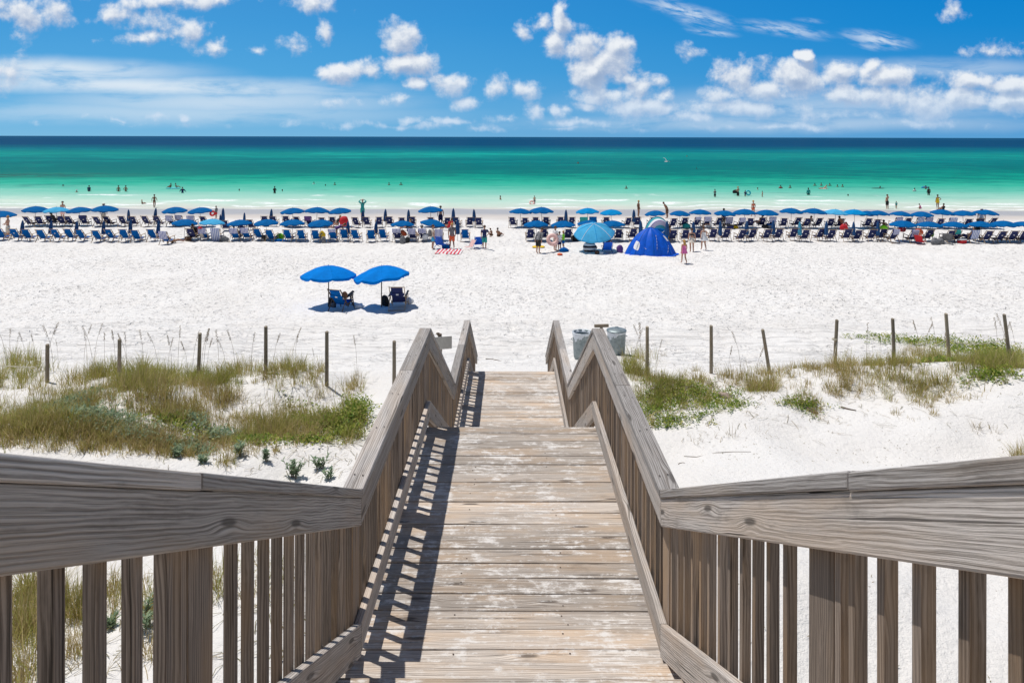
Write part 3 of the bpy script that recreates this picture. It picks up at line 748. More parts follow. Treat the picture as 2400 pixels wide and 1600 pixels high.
def cover(lst, name, mat_, label, L=.05, wd=.028, hmax=.12):
    B = Blades()
    for (px, py, sx, sy, n, hm) in lst:
        for k in range(n):
            x, y = pix(px + random.gauss(0, sx * .55), py + random.gauss(0, sy * .55))
            if abs(x) < 1.05 or y < 4.5: continue
            z = float(HT(x, y)); r0 = random.random()
            for j in range(random.randint(5, 9)):
                hz_ = random.uniform(.01, hm)
                B.leaf((x + random.gauss(0, .06), y + random.gauss(0, .06), z + hz_), random.uniform(0, 2 * PI), random.uniform(-.2, 1.0), L * random.uniform(.6, 1.3), wd * random.uniform(.7, 1.3), min(1, max(0, r0 + random.gauss(0, .25))))
    tag(B.build(name, mat_), label, kind='stuff')
cover([(150, 985, 80, 26, 200, .15), (240, 1035, 80, 22, 190, .15), (470, 1000, 40, 16, 40, .16), (515, 1015, 34, 14, 70, .16), (330, 1060, 60, 10, 50, .12), (455, 1060, 40, 14, 60, .10)], 'ground_cover', M['leafteal'], 'grey green leafy ground cover among the left dune grass', .085, .034)
cover([(835, 965, 26, 34, 260, .22), (780, 985, 50, 26, 200, .14), (730, 1030, 50, 16, 60, .10), (560, 1020, 60, 18, 90, .08), (620, 1040, 70, 14, 60, .06), (420, 1020, 70, 16, 80, .08), (700, 960, 40, 26, 80, .12)], 'ground_cover', M['vine'], 'yellow green vine spreading at the dune edge left of the boardwalk', .07, .036)
cover([(1560, 930, 70, 26, 170, .13), (1620, 922, 64, 20, 130, .11), (1520, 960, 50, 30, 90, .09), (1640, 960, 90, 26, 60, .06), (1690, 930, 70, 18, 110, .07), (1570, 985, 60, 16, 90, .06), (1720, 960, 60, 10, 40, .05), (1880, 955, 50, 12, 90, .08)], 'ground_cover', M['vine'], 'bright green vine covering the sand right of the boardwalk', .06, .028)
cover([(2160, 800, 90, 8, 160, .14), (2290, 815, 90, 12, 260, .18), (2350, 835, 60, 14, 220, .2), (2060, 790, 60, 6, 50, .10), (2330, 920, 60, 14, 110, .1), (2210, 880, 60, 14, 120, .12)], 'ground_cover', M['vine'], 'low green vine behind the rightmost fence posts', .075, .04)

# single tufts that stand on their own
TU = [('sparse dry grass tuft at the fence line between two right posts', 1690, 895, .34, 22), ('small dry tuft on bare sand near the right handrail', 1634, 1030, .30, 18), ('upright thin tuft with a green tip on the bare right sand', 1716, 1022, .32, 20),
      ('tiny dry tuft beside the upright tuft on right sand', 1672, 1020, .18, 12), ('flattened dry tuft on the open sand below the fourth right post', 2170, 960, .22, 24), ('spiky tuft on the open sand far right', 2290, 1000, .28, 30),
      ('low reddish tuft with long runners on the right sand', 2330, 1002, .20, 26), ('short tuft on the sand beside a driftwood stick', 1925, 970, .20, 18), ('lone straw tuft behind the left handrail near the beach', 838, 880, .42, 24), ('small straw tuft left of the boardwalk near the last left post', 812, 935, .28, 26),
      ('pale upright tuft on white sand below the left dune', 533, 1098, .36, 30), ('dry arching tuft at the far right edge over the handrail', 2390, 1082, .34, 34), ('sparse tuft beside the galvanised bin right of the boardwalk', 1556, 832, .30, 22),
      ('thin tuft between the second and third right posts', 1735, 880, .36, 18), ('wispy tuft leaning on the fourth right post', 1950, 862, .40, 22), ('curved bare twigs sprouting from sand right of the walkway', 1785, 1012, .20, 10)]
for (lb, px, py, h, n) in TU:
    x, y = pix(px, py); B = Blades(); z0 = float(HT(x, y))
    B.tuft((x, y), n, .11, h, .006, (.2, .8), .5, 1.0)
    B.v = [(a - x, b - y, c - z0) for a, b, c in B.v]
    o = B.build('grass_tuft', M['grassdry']); o.location = (x, y, z0); tag(o, lb, 'grass tuft', 'grass tufts standing alone on the sand')

def leafy(lb, px, py, h, n, mat_='leafteal'):
    x, y = pix(px, py); z0 = float(HT(x, y)); root = empty('leafy_plant', (x, y, z0)); tag(root, lb, 'plant', 'small leafy plants on the sand')
    st = MB(); B = Blades()
    for k in range(n):
        az = random.uniform(0, 2 * PI); hh = h * random.uniform(.6, 1.1); le = random.uniform(.1, .6) * hh; bx, by = random.gauss(0, .028), random.gauss(0, .028)
        pts = [(bx + math.cos(az) * le * t ** 1.4, by + math.sin(az) * le * t ** 1.4, hh * t - .02) for t in (0, .4, .75, 1)]
        st.tube(pts, [.005, .004, .003, .0015], 5)
        for t in np.linspace(.25, 1, 9):
            p = (bx + math.cos(az) * le * t ** 1.4, by + math.sin(az) * le * t ** 1.4, hh * t - .02)
            for j in range(2): B.leaf(p, random.uniform(0, 2 * PI), random.uniform(.1, 1.1), random.uniform(.05, .10), random.uniform(.018, .034), random.random())
    st.build('stem', M['stick'], root); B.build('leaf', M[mat_], root)
for a in [('leafy grey green plant in white sand, largest below the left handrail bend', 690, 1100, .30, 15), ('leafy plant beside the pale tuft on white sand', 561, 1082, .26, 9), ('leafy plant with two leaning shoots on the white sand', 622, 1085, .22, 7), ('small leafy plant near the left handrail top', 755, 1085, .22, 8),
          ('tiny sprout closest to the left handrail corner', 772, 1110, .16, 5), ('low sprout just above the left handrail board', 480, 1102, .12, 6), ('wide leafy plant by the grass at left handrail', 415, 1092, .18, 9), ('leafy green sprig seen through the left balusters', 345, 1490, .26, 8), ('small sprig low between the left balusters', 262, 1478, .14, 5)]:
    leafy(*a)

# sea oats: tall dry stalks with drooping seed heads
def oat_mesh(sd):
    rr = random.Random(sd); B = MB(); h = 1.0
    az = rr.uniform(0, 2 * PI); le = rr.uniform(.08, .25)
    P = lambda t: (math.cos(az) * le * t ** 2.2, math.sin(az) * le * t ** 2.2, h * t)
    B.tube([P(t) for t in (0, .3, .6, .85, 1)], [.004, .0035, .003, .0025, .0015], 5)
    L = Blades()
    st = MB()
    head = MB()
    for t in np.linspace(.78, 1, 9):
        for j in range(2):
            p = Vector(P(t)); a2 = az + rr.uniform(-1.2, 1.2); q = p + Vector((math.cos(a2) * .035, math.sin(a2) * .035, -.03))
            head.tube([p, (p + q) / 2 + Vector((0, 0, .004)), q], [.0015, .007, .001], 4)
    return B.mesh('stalk', M['oats']), head.mesh('seed_head', M['oats'])
OAT = [oat_mesh(k) for k in range(5)]
oxs = [(14, 862, 1.0), (22, 858, .85), (36, 855, .7), (62, 868, .9), (84, 862, .8), (112, 870, 1.15), (126, 872, 1.1), (138, 868, .7), (198, 850, .95), (205, 845, .8), (218, 868, 1.05), (222, 860, 1.0), (246, 862, .9), (272, 868, 1.05), (300, 872, 1.0), (298, 868, .95),
       (338, 865, .95), (372, 868, 1.0), (394, 872, .85), (405, 878, 1.0), (418, 872, 1.1), (442, 876, .9), (452, 870, 1.0), (472, 888, 1.2), (478, 885, 1.15), (486, 880, .9), (515, 885, 1.05), (532, 884, .85), (552, 880, 1.0), (590, 878, .9), (642, 884, .9), (684, 888, .95), (692, 885, .85), (742, 905, .7), (838, 878, .95),
       (1487, 872, 1.0), (1502, 868, 1.15), (1508, 865, 1.0), (1540, 880, .8), (1708, 895, .8), (1738, 890, 1.0), (1772, 905, .9), (2032, 860, 1.0), (2045, 850, .7), (2068, 845, .55), (2158, 850, 1.1), (2166, 845, 1.0), (2196, 852, 1.05), (2214, 840, .8), (2340, 845, 1.15), (2346, 840, 1.1), (2362, 846, 1.2), (2382, 840, 1.0)]
oxs.sort()
nl = sum(1 for q in oxs if q[0] < 1200)
for i, (px, py, h) in enumerate(oxs):
    a, b = OAT[i % 5]; p = gpt(px, py, .02)
    root = empty('sea_oats', p, random.uniform(0, 6), 1.0); root.scale = (h, h, h * 1.05)
    k, side = (i + 1, 'left') if i < nl else (i + 1 - nl, 'right')
    tag(root, 'dry sea oat stalk, %s from the left in the dune %s of the boardwalk' % (nth(k), side), 'sea oats', 'sea oat stalks above the dune grass')
    link('stalk', a, root); link('seed_head', b, root)

# fence posts along the dune, with rope
POST = [(112, 893, 804, 0, 'gnarled top beside rope at far left'), (281, 888, 793, 0, 'half hidden in left dune grass'), (466, 886, 779, -2, 'tallest in the left grass clump'), (624, 897, 786, 0, 'before bare sand'), (767, 908, 781, 0, 'slim and pale'), (925, 905, 781, 0, 'beside the left handrail'),
        (1518, 886, 772, 0, 'beside the galvanised bin'), (1668, 879, 767, 0, 'short tufts at its foot'), (1805, 877, 772, 9, 'leaning left'), (1957, 871, 763, -3, 'with a rope tied round it'), (2097, 862, 755, 2, 'reddish brown'), (2226, 860, 747, 4, 'with rope at half height'), (2368, 858, 748, 7, 'leaning at the right edge')]
tops = []
for i, (px, py, ty, lean, ds) in enumerate(POST):
    p = gpt(px, py, .0); h = (py - ty) / F * p.y
    mb = MB(); hw = .042
    rr = random.Random(i)
    mb.tube([(0, 0, -.35), (.002, 0, h * .5), (0, .003, h - .01), (0, 0, h)], [.046, .043, .041, .036], 10)
    o = mb.build('fence_post', M['post'], None, smooth=False, bevel=.004)
    o.location = p; o.rotation_euler = (0, math.radians(-lean), rr.uniform(0, 3))
    o.rotation_euler = (Matrix.Rotation(math.radians(-lean), 3, 'Y')).to_euler()
    tag(o, 'wooden dune fence post, ' + ds, 'fence post', 'posts of the dune fence')
    tops.append(p + Vector((-math.sin(math.radians(lean)) * h, 0, h)))
def rope(a, b, sag, lb, knot=None):
    mb = MB(); a = Vector(a); b = Vector(b)
    pts = [a.lerp(b, t) - Vector((0, 0, sag * 4 * t * (1 - t))) for t in np.linspace(0, 1, 14)]
    mb.tube(pts, .010, 6)
    if knot is not None:
        k = Vector(knot)
        for dz in (0, .022): mb.tube([k + Vector((math.cos(t) * .055, math.sin(t) * .055, dz)) for t in np.linspace(0, 2 * PI, 13)], .010, 6)
    tag(mb.build('rope', M['rope'], None, smooth=True), lb, 'rope')
g0 = gpt(-60, 893); b0 = gpt(112, 893)
rope(g0 + Vector((0, 0, .52)), b0 + Vector((-.25, 0, .36)), .02, 'pale rope hanging from the leftmost fence post')
p9 = gpt(1957, 871); p11 = gpt(2226, 860); p12 = gpt(2368, 858); p10 = gpt(2097, 862)
rope(p9 + Vector((.04, -.05, .62)), p9 + Vector((-.16, -.2, .12)), .06, 'frayed rope end tied around a right fence post', p9 + Vector((0, 0, .66)))
rope(p11 + Vector((-.03, 0, .62)), p10 + Vector((.55, .1, .22)), .05, 'sagging rope between the reddish and half height right posts')
rope(p12 + Vector((-.05, 0, .62)), p11 + Vector((.05, .05, .52)), .12, 'sagging rope between the two rightmost fence posts')

# driftwood, rocks, twigs
def stick(lb, pts, r, mt='stick', name='driftwood_stick', cat='driftwood'):
    P = [gpt(*p) + Vector((0, 0, r * .7)) for p in pts]; mb = MB()
    n = len(P); mb.tube(P, [r * (1 - .5 * i / (n - 1)) for i in range(n)], 7)
    tag(mb.build(name, M[mt], None, smooth=True), lb, cat)
stick('dark driftwood stick lying on bare right sand', [(1972, 953), (1990, 957), (2008, 960)], .018)
stick('long thin twig lying on the sand near the right handrail', [(1605, 1054), (1635, 1060), (1680, 1055), (1720, 1055), (1762, 1058)], .006, 'stick', 'twig', 'twig')
stick('short hooked twig by the right handrail corner', [(1592, 1085), (1594, 1079), (1602, 1076), (1607, 1079)], .007, 'stick', 'twig', 'twig')
stick('pale branch lying on the sand beyond the lower deck', [(1140, 840), (1155, 846), (1170, 849), (1190, 850)], .012, 'stick', 'branch', 'branch')
stick('thin dark runner twig on the right sand', [(1735, 955), (1780, 957), (1830, 958), (1880, 962)], .005, 'stick', 'twig', 'twig')
stick('dark stranded twig under left grass at far left', [(78, 853), (86, 849), (97, 851)], .016, 'stick', 'twig', 'twig')
def rock(lb, px, py, r, sc, mt):
    mb = MB(); mb.ball((0, 0, 0), r, 12, 0, sc)
    for i, v in enumerate(mb.v):
        k = 1 + .35 * (float(vnoise(np.array(v.x / r * 1.6 + 9), np.array(v.y / r * 1.6 + v.z / r * 2), 31)) - .5); mb.v[i] = v * k
    o = mb.build('driftwood_chunk', M[mt], None, smooth=True); o.location = gpt(px, py) + Vector((0, 0, r * .2)); o.rotation_euler = (0, .2, -.5); tag(o, lb, 'driftwood')
M['paledrift'] = plain('pale_driftwood', (.36, .28, .23), .9, .2, 20)
rock('pale weathered driftwood chunk beside bright green vine', 1703, 930, .10, (1.7, .8, .8), 'paledrift')
rock('grey driftwood lump under a tuft on right sand', 1905, 962, .07, (1.7, .9, .8), 'stick')
# seaweed and leaf litter flecks on the bare right sand
B = Blades()
for k in range(240):
    px = random.uniform(1600, 2400); py = random.uniform(965, 1085) if k < 150 else random.uniform(1080, 1600)
    p = gpt(px, py)
    if p.x < 1.2: continue
    for j in range(random.choice((1, 1, 2, 3))):
        B.leaf((p.x + random.gauss(0, .03), p.y + random.gauss(0, .04), p.z + .006), random.uniform(0, 6.3), random.uniform(-.1, .4), random.uniform(.02, .06), .010, random.random())
tag(B.build('dry_litter', M['grassdry']), 'dry plant flecks scattered over the bare sand right of the boardwalk', kind='stuff')
# dead stems, runners and leaf litter lying between the tufts
for side in (-1, 1):
    B = Blades()
    for k in range(1500 if side < 0 else 800):
        px = random.uniform(0, 860) if side < 0 else random.choice((random.uniform(1470, 2400), random.gauss(1650, 120)))
        py = random.gauss(985, 60) if side < 0 else random.gauss(925, 38)
        if side < 0 and k > 1150: py = random.uniform(1330, 1600); px = random.uniform(0, 760)
        if not 850 < py < 1610: continue
        x, y = pix(px, py)
        if abs(x) < 1.2 or y < 4.5: continue
        az = random.uniform(0, 6.28)
        L = random.uniform(.08, .30)
        x2, y2 = x + math.cos(az) * L, y + math.sin(az) * L
        b = len(B.v); wx, wy = -math.sin(az) * .0035, math.cos(az) * .0035
        mx_, my_ = (x + x2) / 2 + wx * 8 * random.uniform(-1, 1), (y + y2) / 2 + wy * 8 * random.uniform(-1, 1)
        for (qx, qy, up) in ((x, y, .004), (mx_, my_, random.uniform(.01, .05)), (x2, y2, random.uniform(.004, .03))):
            zz = float(HT(qx, qy)) + up; B.v.append((qx - wx, qy - wy, zz)); B.v.append((qx + wx, qy + wy, zz))
        B.f += [(b, b + 1, b + 3, b + 2), (b + 2, b + 3, b + 5, b + 4)]; rr_ = random.random(); B.r += [rr_, rr_]
    tag(B.build('dry_litter', M['grassdry']), 'dead stems and runners lying on the sand %s of the boardwalk' % ('left' if side < 0 else 'right'), kind='stuff')

# galvanised bins
def bin_(px, py, lid, lb):
    p = gpt(px, py); root = empty('trash_can', p, .3); tag(root, lb, 'trash can', 'galvanised trash cans')
    b = MB(); b.lathe([(.0, 0), (.235, 0), (.245, .03), (.262, .36), (.275, .70), (.285, .715), (.285, .735), (.272, .735), (.262, .70), (.24, .06), (.0, .05)], 64, 0, ripple=.012, nr=32)
    b.build('can_body', M['galv'], root, smooth=True)
    for a in (0, PI):
        h = MB(); h.tube([(math.cos(a) * .27, -.08, .56), (math.cos(a) * .33, -.06, .55), (math.cos(a) * .33, .06, .55), (math.cos(a) * .27, .08, .56)], .008, 6); h.build('handle', M['galv'], root, smooth=True)
    l = MB()
    rows = []
    for (r, z) in ((.262, .60), (.292, .72), (.296, .742), (.280, .75), (.25, .66)):
        rows.append((r, z))
    l.lathe([(r, z) for r, z in rows], 48, 0, ripple=.018, nr=9)
    for i, v in enumerate(l.v):
        if v.z < .7 and math.hypot(v.x, v.y) > .255: v.z -= .09 * (math.sin(math.atan2(v.y, v.x) * 2 + 1) + .3)
    l.build('plastic_liner', M['plastic'], root, smooth=True)
    if lid:
        q = MB(); q.lathe([(.298, .725), (.302, .745), (.295, .757), (.20, .79), (.06, .815), (.0, .817)], 40); lo = q.build('lid', M['galv'], root, smooth=True)
        h = MB(); h.tube([(-.06, 0, .80), (-.045, 0, .85), (.045, 0, .85), (.06, 0, .80)], .009, 6); h.build('handle', M['galv'], lo, smooth=True)
bin_(1446, 829, True, 'galvanised trash can with its lid on and a clear liner')
bin_(1366, 838, False, 'open galvanised trash can behind the right handrail peak')
# timber rack between the bins
p = gpt(1412, 800); mb = MB(); mb.bar(p + Vector((-.25, 0, .50)), p + Vector((.22, .05, .50)), .09, .09); mb.bar(p + Vector((-.02, .02, -.3)), p + Vector((-.02, .02, .452)), .089, .089)
tag(mb.build('wooden_post', M['post'], None, bevel=.004), 'short wooden post with crosspiece between the two bins', 'post')
# the sign, seen from behind
p = gpt(1037, 890); root = empty('beach_sign', (p.x, 15.6, float(HT(p.x, 15.6))), .25); tag(root, 'blank back of a small beach sign on a wooden post', 'sign')
zb = root.location.z; hz_ = EYE - (790 - 321) / F * 15.6 - zb
mb = MB(); mb.bar((0, 0, -.3), (0, 0, hz_ + .02), .089, .089, (0, 1, 0)); mb.build('post', M['post'], root, bevel=.004)
mb = MB(); mb.hexa([(-.17, .05, hz_ - .27), (-.17, .062, hz_ - .27), (-.17, .062, hz_ + .02), (-.17, .05, hz_ + .02)], [(.27, .05, hz_ - .27), (.27, .062, hz_ - .27), (.27, .062, hz_ + .02), (.27, .05, hz_ + .02)])
mb.v = [Vector((v.x, v.y - .11, v.z)) for v in mb.v]
mb.build('sign_board', M['signmetal'], root, bevel=.004)
mb = MB(); mb.ball((-.01, 0, hz_ + .055), .05, 10, 0, (1.2, .9, .6)); mb.ball((-.05, 0, hz_ + .085), .035, 8, 0, (1.3, .9, .7)); mb.build('post_cap', M['stick'], root, smooth=True)
# ------------------------------------------------------------------ beach furniture
rb = random.Random(21)
def chair_meshes(sling, woodm, tagged):
    """beach chair facing +Y, built round its ground centre; returns (name, mesh, bevel) pieces"""
    out = []
    w = .27
    # back canvas: three strips between the stiles, slightly slack
    P0, P1 = Vector((0, -.53, .93)), Vector((0, .02, .24))
    def strip(t0, t1, half, sag):
        rows = []
        for i in range(5):
            t = t0 + (t1 - t0) * i / 4
            p = P0.lerp(P1, t) + Vector((0, -sag * math.sin(PI * t), -sag * .6 * math.sin(PI * t)))
            rows.append([p + Vector((x * half, 0, 0)) for x in (-1, -.5, 0, .5, 1)])
        return rows
    mb = MB(); mb.sheet(strip(.02, .34, w * .84, .03)); mb.sheet(strip(.40, .98, w * .84, .03))
    out.append(('back_canvas', mb.mesh('back_canvas', sling), .008))
    mb = MB(); mb.sheet([[p + Vector((0, -.025, .0)) for p in r] for r in strip(.33, .50, w * 1.02, .035)])
    if tagged:
        q = strip(.385, .455, .05, .035)
        mb.sheet([[p + Vector((0, -.034, -.004)) for p in r] for r in q], 1)
    out.append(('head_pillow', mb.mesh('head_pillow', [sling, M['white']]), .012))
    mb = MB()
    rows = [[Vector((x * w * .9, .0 + .48 * t, .235 - .04 * math.sin(PI * t) + .09 * t)) for x in (-1, -.5, 0, .5, 1)] for t in (0, .25, .5, .75, 1)]
    mb.sheet(rows)
    out.append(('seat', mb.mesh('seat', sling), .008))
    mb = MB()
    for s in (-1, 1):
        x = s * (w + .02)
        mb.bar((x, -.56, .965), (x, .10, .14), .022, .045); mb.bar((x * .93, -.08, .215), (x * .93, .52, .33), .022, .045)
    mb.bar((-w, -.535, .935), (w, -.535, .935), .025, .03); mb.bar((-w, .50, .32), (w, .50, .32), .025, .035)
    out.append(('frame', mb.mesh('frame', woodm), 0))
    for s in (-1, 1):
        mb = MB(); x = s * (w + .055); mb.bar((x, -.34, .535), (x, .42, .60), .075, .022); out.append(('armrest', mb.mesh('armrest', woodm), 0))
    mb = MB()
    for s in (-1, 1):
        x = s * (w + .045); mb.bar((x, .36, .59), (x, .55, -.03), .022, .045)
    mb.bar((-w - .03, .50, .12), (w + .03, .50, .12), .02, .03)
    out.append(('front_legs', mb.mesh('front_legs', woodm), 0))
    mb = MB()
    for s in (-1, 1):
        x = s * (w + .045); mb.bar((x, -.10, .55), (x, -.50, -.03), .022, .045)
    mb.bar((-w - .03, -.48, .02), (w + .03, -.48, .02), .025, .03)
    out.append(('rear_legs', mb.mesh('rear_legs', woodm), 0))
    return out
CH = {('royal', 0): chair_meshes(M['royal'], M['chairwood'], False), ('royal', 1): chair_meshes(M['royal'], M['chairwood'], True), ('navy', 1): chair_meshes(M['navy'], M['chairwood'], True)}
CHD = chair_meshes(M['royal'], M['chairdark'], True)
def chair(px, py, kind, tagged, rot, label, group, full=True, meshes=None, sc=1.0):
    p = gpt(px, py, .0)
    root = empty('beach_chair', p, rot, sc); tag(root, label, 'beach chair', group)
    for (n, me, solid) in (meshes or CH[(kind, tagged)]):
        o = link(n, me, root)
        if solid and full:
            m = o.modifiers.new('solid', 'SOLIDIFY'); m.thickness = solid
    return root

def canopy_mesh(name, mat_, R=1.12, rise=.36, val=.08, n=8, sub=4, sag=.05, seed=0, wr=0.0):
    """eight-panel cloth canopy with a hanging valance; its rim hangs at z = 0"""
    rr = random.Random(seed); mb = MB(); N = n * sub; rows = []
    prof = [(0.004, 1.0), (.16, .965), (.34, .86), (.52, .70), (.70, .49), (.86, .25), (1.0, 0.0)]
    for (q, h) in prof:
        row = []
        for k in range(N + 1):
            t = 2 * PI * k / N; f = (k % sub) / sub
            pan = math.sin(PI * f)
            rad = R * q * (1 - .055 * pan * q)
            row.append(Vector((rad * math.cos(t), rad * math.sin(t), rise * h - sag * pan * q * (1 - .3 * q) + wr * math.sin(7 * t + 5 * q) * q * .03)))
        rows.append(row)
    row = []
    for k in range(N + 1):
        t = 2 * PI * k / N; f = (k % sub) / sub; pan = math.sin(PI * f)
        p = rows[-1][k]; row.append(Vector((p.x * 1.005, p.y * 1.005, p.z - val * (1 if f > .01 else .72) + rr.uniform(-.01, .01))))
    rows.append(row)
    mb.sheet(rows)
    me = mb.mesh(name, mat_); me.polygons.foreach_set('use_smooth', np.zeros(len(me.polygons), dtype=bool))
    return me
CAN = {k: [canopy_mesh('canopy', M[k], seed=i, wr=.4 * i) for i in range(3)] for k in ('umb', 'umbsky', 'umbcyan')}
def pole_mesh(h, r=.019):
    mb = MB(); mb.tube([(0, 0, -.3), (0, 0, h)], r, 8); mb.tube([(0, 0, h), (0, 0, h + .07)], [r * .9, r * .5], 8); return mb.mesh('pole', M['pole'])
POLE = pole_mesh(1.83)
RIBS = MB()
for k in range(8):
    t = 2 * PI * k / 8
    RIBS.tube([(.02 * math.cos(t), .02 * math.sin(t), .34), (.55 * math.cos(t), .55 * math.sin(t), .23), (1.1 * math.cos(t), 1.1 * math.sin(t), -.01)], .006, 4)
RIBS = RIBS.mesh('rib_frame', M['pole'])
def umbrella(px, foot, top, kind, label, group, tilt=(0, 0), sc=1.0):
    p = gpt(px, foot)
    H = (foot - top) / F * p.y
    k = max(.8, min(1.25, H / 1.88))
    root = empty('beach_umbrella', p, rb.uniform(0, 6.28), k * sc); tag(root, label, 'umbrella', group)
    root.rotation_euler = (tilt[0], tilt[1], rb.uniform(0, .78))
    c = link('canopy', CAN[kind][rb.randrange(3)], root); c.location.z = 1.46
    link('rib_frame', RIBS, c)
    link('pole', POLE, root)
    return root
def folded_mesh(mat_, h=1.85, seed=0):
    rr = random.Random(seed); mb = MB()
    prof = [(.0, h), (.02, h - .02), (.065, h - .10), (.115, h - .32), (.15, h - .7), (.17, h - 1.0), (.165, h - 1.24), (.11, h - 1.27)]
    mb.lathe(prof, 24, 0, ripple=.16, nr=6)
    me = mb.mesh('folded_canopy', mat_); return me
FOLD = {k: folded_mesh(M[k]) for k in ('umbfold', 'foldteal')}
FPOLE = pole_mesh(1.83)
def folded(px, foot, top, kind, label, group, lean=0.0):
    p = gpt(px, foot); H = (foot - top) / F * p.y; k = max(.6, min(1.3, H / 1.9))
    root = empty('folded_umbrella', p, rb.uniform(0, 6), k); tag(root, label, 'folded umbrella', group)
    root.rotation_euler = (rb.uniform(-.03, .03), lean, 0)
    link('folded_canopy', FOLD[kind], root); link('pole', FPOLE, root)

# --- front row chairs: photo x, sling, white tag
FL = [(3, 'royal', 0), (38, 'royal', 1), (65, 'royal', 0), (100, 'royal', 0), (134, 'royal', 1), (165, 'royal', 0), (192, 'royal', 0), (230, 'royal', 0), (260, 'royal', 1), (292, 'royal', 0), (320, 'royal', 0), (358, 'royal', 0), (388, 'royal', 0),
      (449, 'navy', 0), (476, 'royal', 0), (506, 'royal', 0), (550, 'royal', 0), (576, 'royal', 0), (605, 'royal', 0), (633, 'royal', 0), (674, 'royal', 0), (704, 'royal', 0), (738, 'royal', 0), (778, 'royal', 0), (805, 'royal', 0), (831, 'royal', 0), (867, 'royal', 0), (895, 'royal', 0),
      (929, 'navy', 0), (964, 'navy', 0), (990, 'navy', 0), (1025, 'navy', 0), (1087, 'royal', 0)]
FR = [1245, 1276, 1333, 1452, 1484, 1578, 1608, 1637, 1672, 1702, 1738, 1762, 1797, 1824, 1860, 1887, 1922, 1947, 1985, 2009, 2042, 2067, 2092, 2138, 2173, 2223, 2238, 2277, 2311, 2343, 2371, 2396]
BL = [72, 96, 122, 148, 168, 200, 234, 258, 292, 315, 347, 374, 405, 427, 452, 483, 530, 565, 590, 623, 643, 673, 701, 727, 759, 782, 837, 861, 889, 914, 944, 967, 1012, 1048, 1072, 1101, 1123]
BR = [1203, 1231, 1256, 1281, 1314, 1339, 1366, 1390, 1420, 1470, 1493, 1528, 1576, 1602, 1631, 1655, 1682, 1705, 1734, 1758, 1785, 1809, 1836, 1865, 1889, 1914, 1945, 1966, 2032, 2052, 2099, 2122, 2150, 2171, 2199, 2226, 2265, 2292, 2320]
CHAIR_AT = {}
for k, (px, kind, tg) in enumerate(FL):
    py = 567.5 if px < 380 else (575 if px == 388 else 566)
    key = (kind, tg) if (kind, tg) in CH else ('navy', 1)
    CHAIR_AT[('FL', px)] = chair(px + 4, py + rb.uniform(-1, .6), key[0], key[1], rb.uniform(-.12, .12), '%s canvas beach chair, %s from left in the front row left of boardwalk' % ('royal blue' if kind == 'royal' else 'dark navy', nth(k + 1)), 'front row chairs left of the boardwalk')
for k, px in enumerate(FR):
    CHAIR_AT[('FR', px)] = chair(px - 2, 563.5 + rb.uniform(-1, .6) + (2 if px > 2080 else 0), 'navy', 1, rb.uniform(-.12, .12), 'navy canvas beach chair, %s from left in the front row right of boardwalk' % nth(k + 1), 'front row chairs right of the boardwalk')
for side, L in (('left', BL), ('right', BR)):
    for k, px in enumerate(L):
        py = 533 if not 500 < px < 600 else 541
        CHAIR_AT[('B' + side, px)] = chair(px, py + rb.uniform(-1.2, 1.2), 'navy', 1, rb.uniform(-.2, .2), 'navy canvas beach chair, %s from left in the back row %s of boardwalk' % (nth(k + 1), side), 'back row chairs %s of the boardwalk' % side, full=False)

# --- open umbrellas: x, top, tint, tilt
UB = [(82, 484, 'umb'), (133, 486, 'umbsky'), (188, 486, 'umb'), (245, 482.5, 'umb'), (411, 485, 'umb'), (472, 486, 'umb'), (688, 486, 'umb'), (742, 484, 'umb'), (799, 486, 'umb'), (1011, 483, 'umb'), (1219, 487, 'umb'), (1270, 484, 'umb'), (1379, 486, 'umbcyan'), (1434, 487.5, 'umbcyan'),
      (1538, 491, 'umb'), (1593, 492, 'umb'), (1641, 487.6, 'umb'), (1698, 489, 'umb'), (1747, 486, 'umb'), (1798, 488.5, 'umb'), (1854, 485, 'umb'), (1907, 485, 'umb'), (1957, 486, 'umbsky'), (2003, 488, 'umbcyan'), (2033, 491, 'umb'), (2058, 490, 'umb'), (2111, 491, 'umb'), (2161, 492, 'umb'), (2208, 487, 'umb'), (2259, 488.5, 'umb'), (2309, 487.6, 'umb')]
UF = [(2, 495, 'umb'), (432, 515, 'umb'), (496, 514, 'umbsky'), (563, 516, 'umb'), (626, 515, 'umb'), (687, 514, 'umb'), (753, 513, 'umb'), (943, 515, 'umb'), (1009, 513, 'umb'), (1258, 513, 'umb'), (1321, 514, 'umb'), (1381, 513, 'umb'), (1437, 513, 'umb'), (2117, 513, 'umb'), (2178, 515, 'umb'), (2238, 516.5, 'umb'), (2300, 514, 'umb'), (2354, 512, 'umb'), (2402, 516, 'umb')]
cn = {'umb': 'blue', 'umbsky': 'pale sky blue', 'umbcyan': 'bright cyan blue'}
for k, (px, top, kind) in enumerate(UB):
    umbrella(px, 532 + rb.uniform(-1, 1), top, kind, '%s open umbrella, %s from the left in the back row by the water' % (cn[kind], nth(k + 1)), 'open umbrellas of the back row', (rb.uniform(-.06, .04), rb.uniform(-.07, .07)))
for k, (px, top, kind) in enumerate(UF):
    umbrella(px, 563 if px > 5 else 548, top, kind, '%s open umbrella, %s from the left in the front row' % (cn[kind], nth(k + 1)), 'open umbrellas of the front row', (rb.uniform(-.05, .05), rb.uniform(-.06, .06) + (.14 if px == 1009 else 0)))
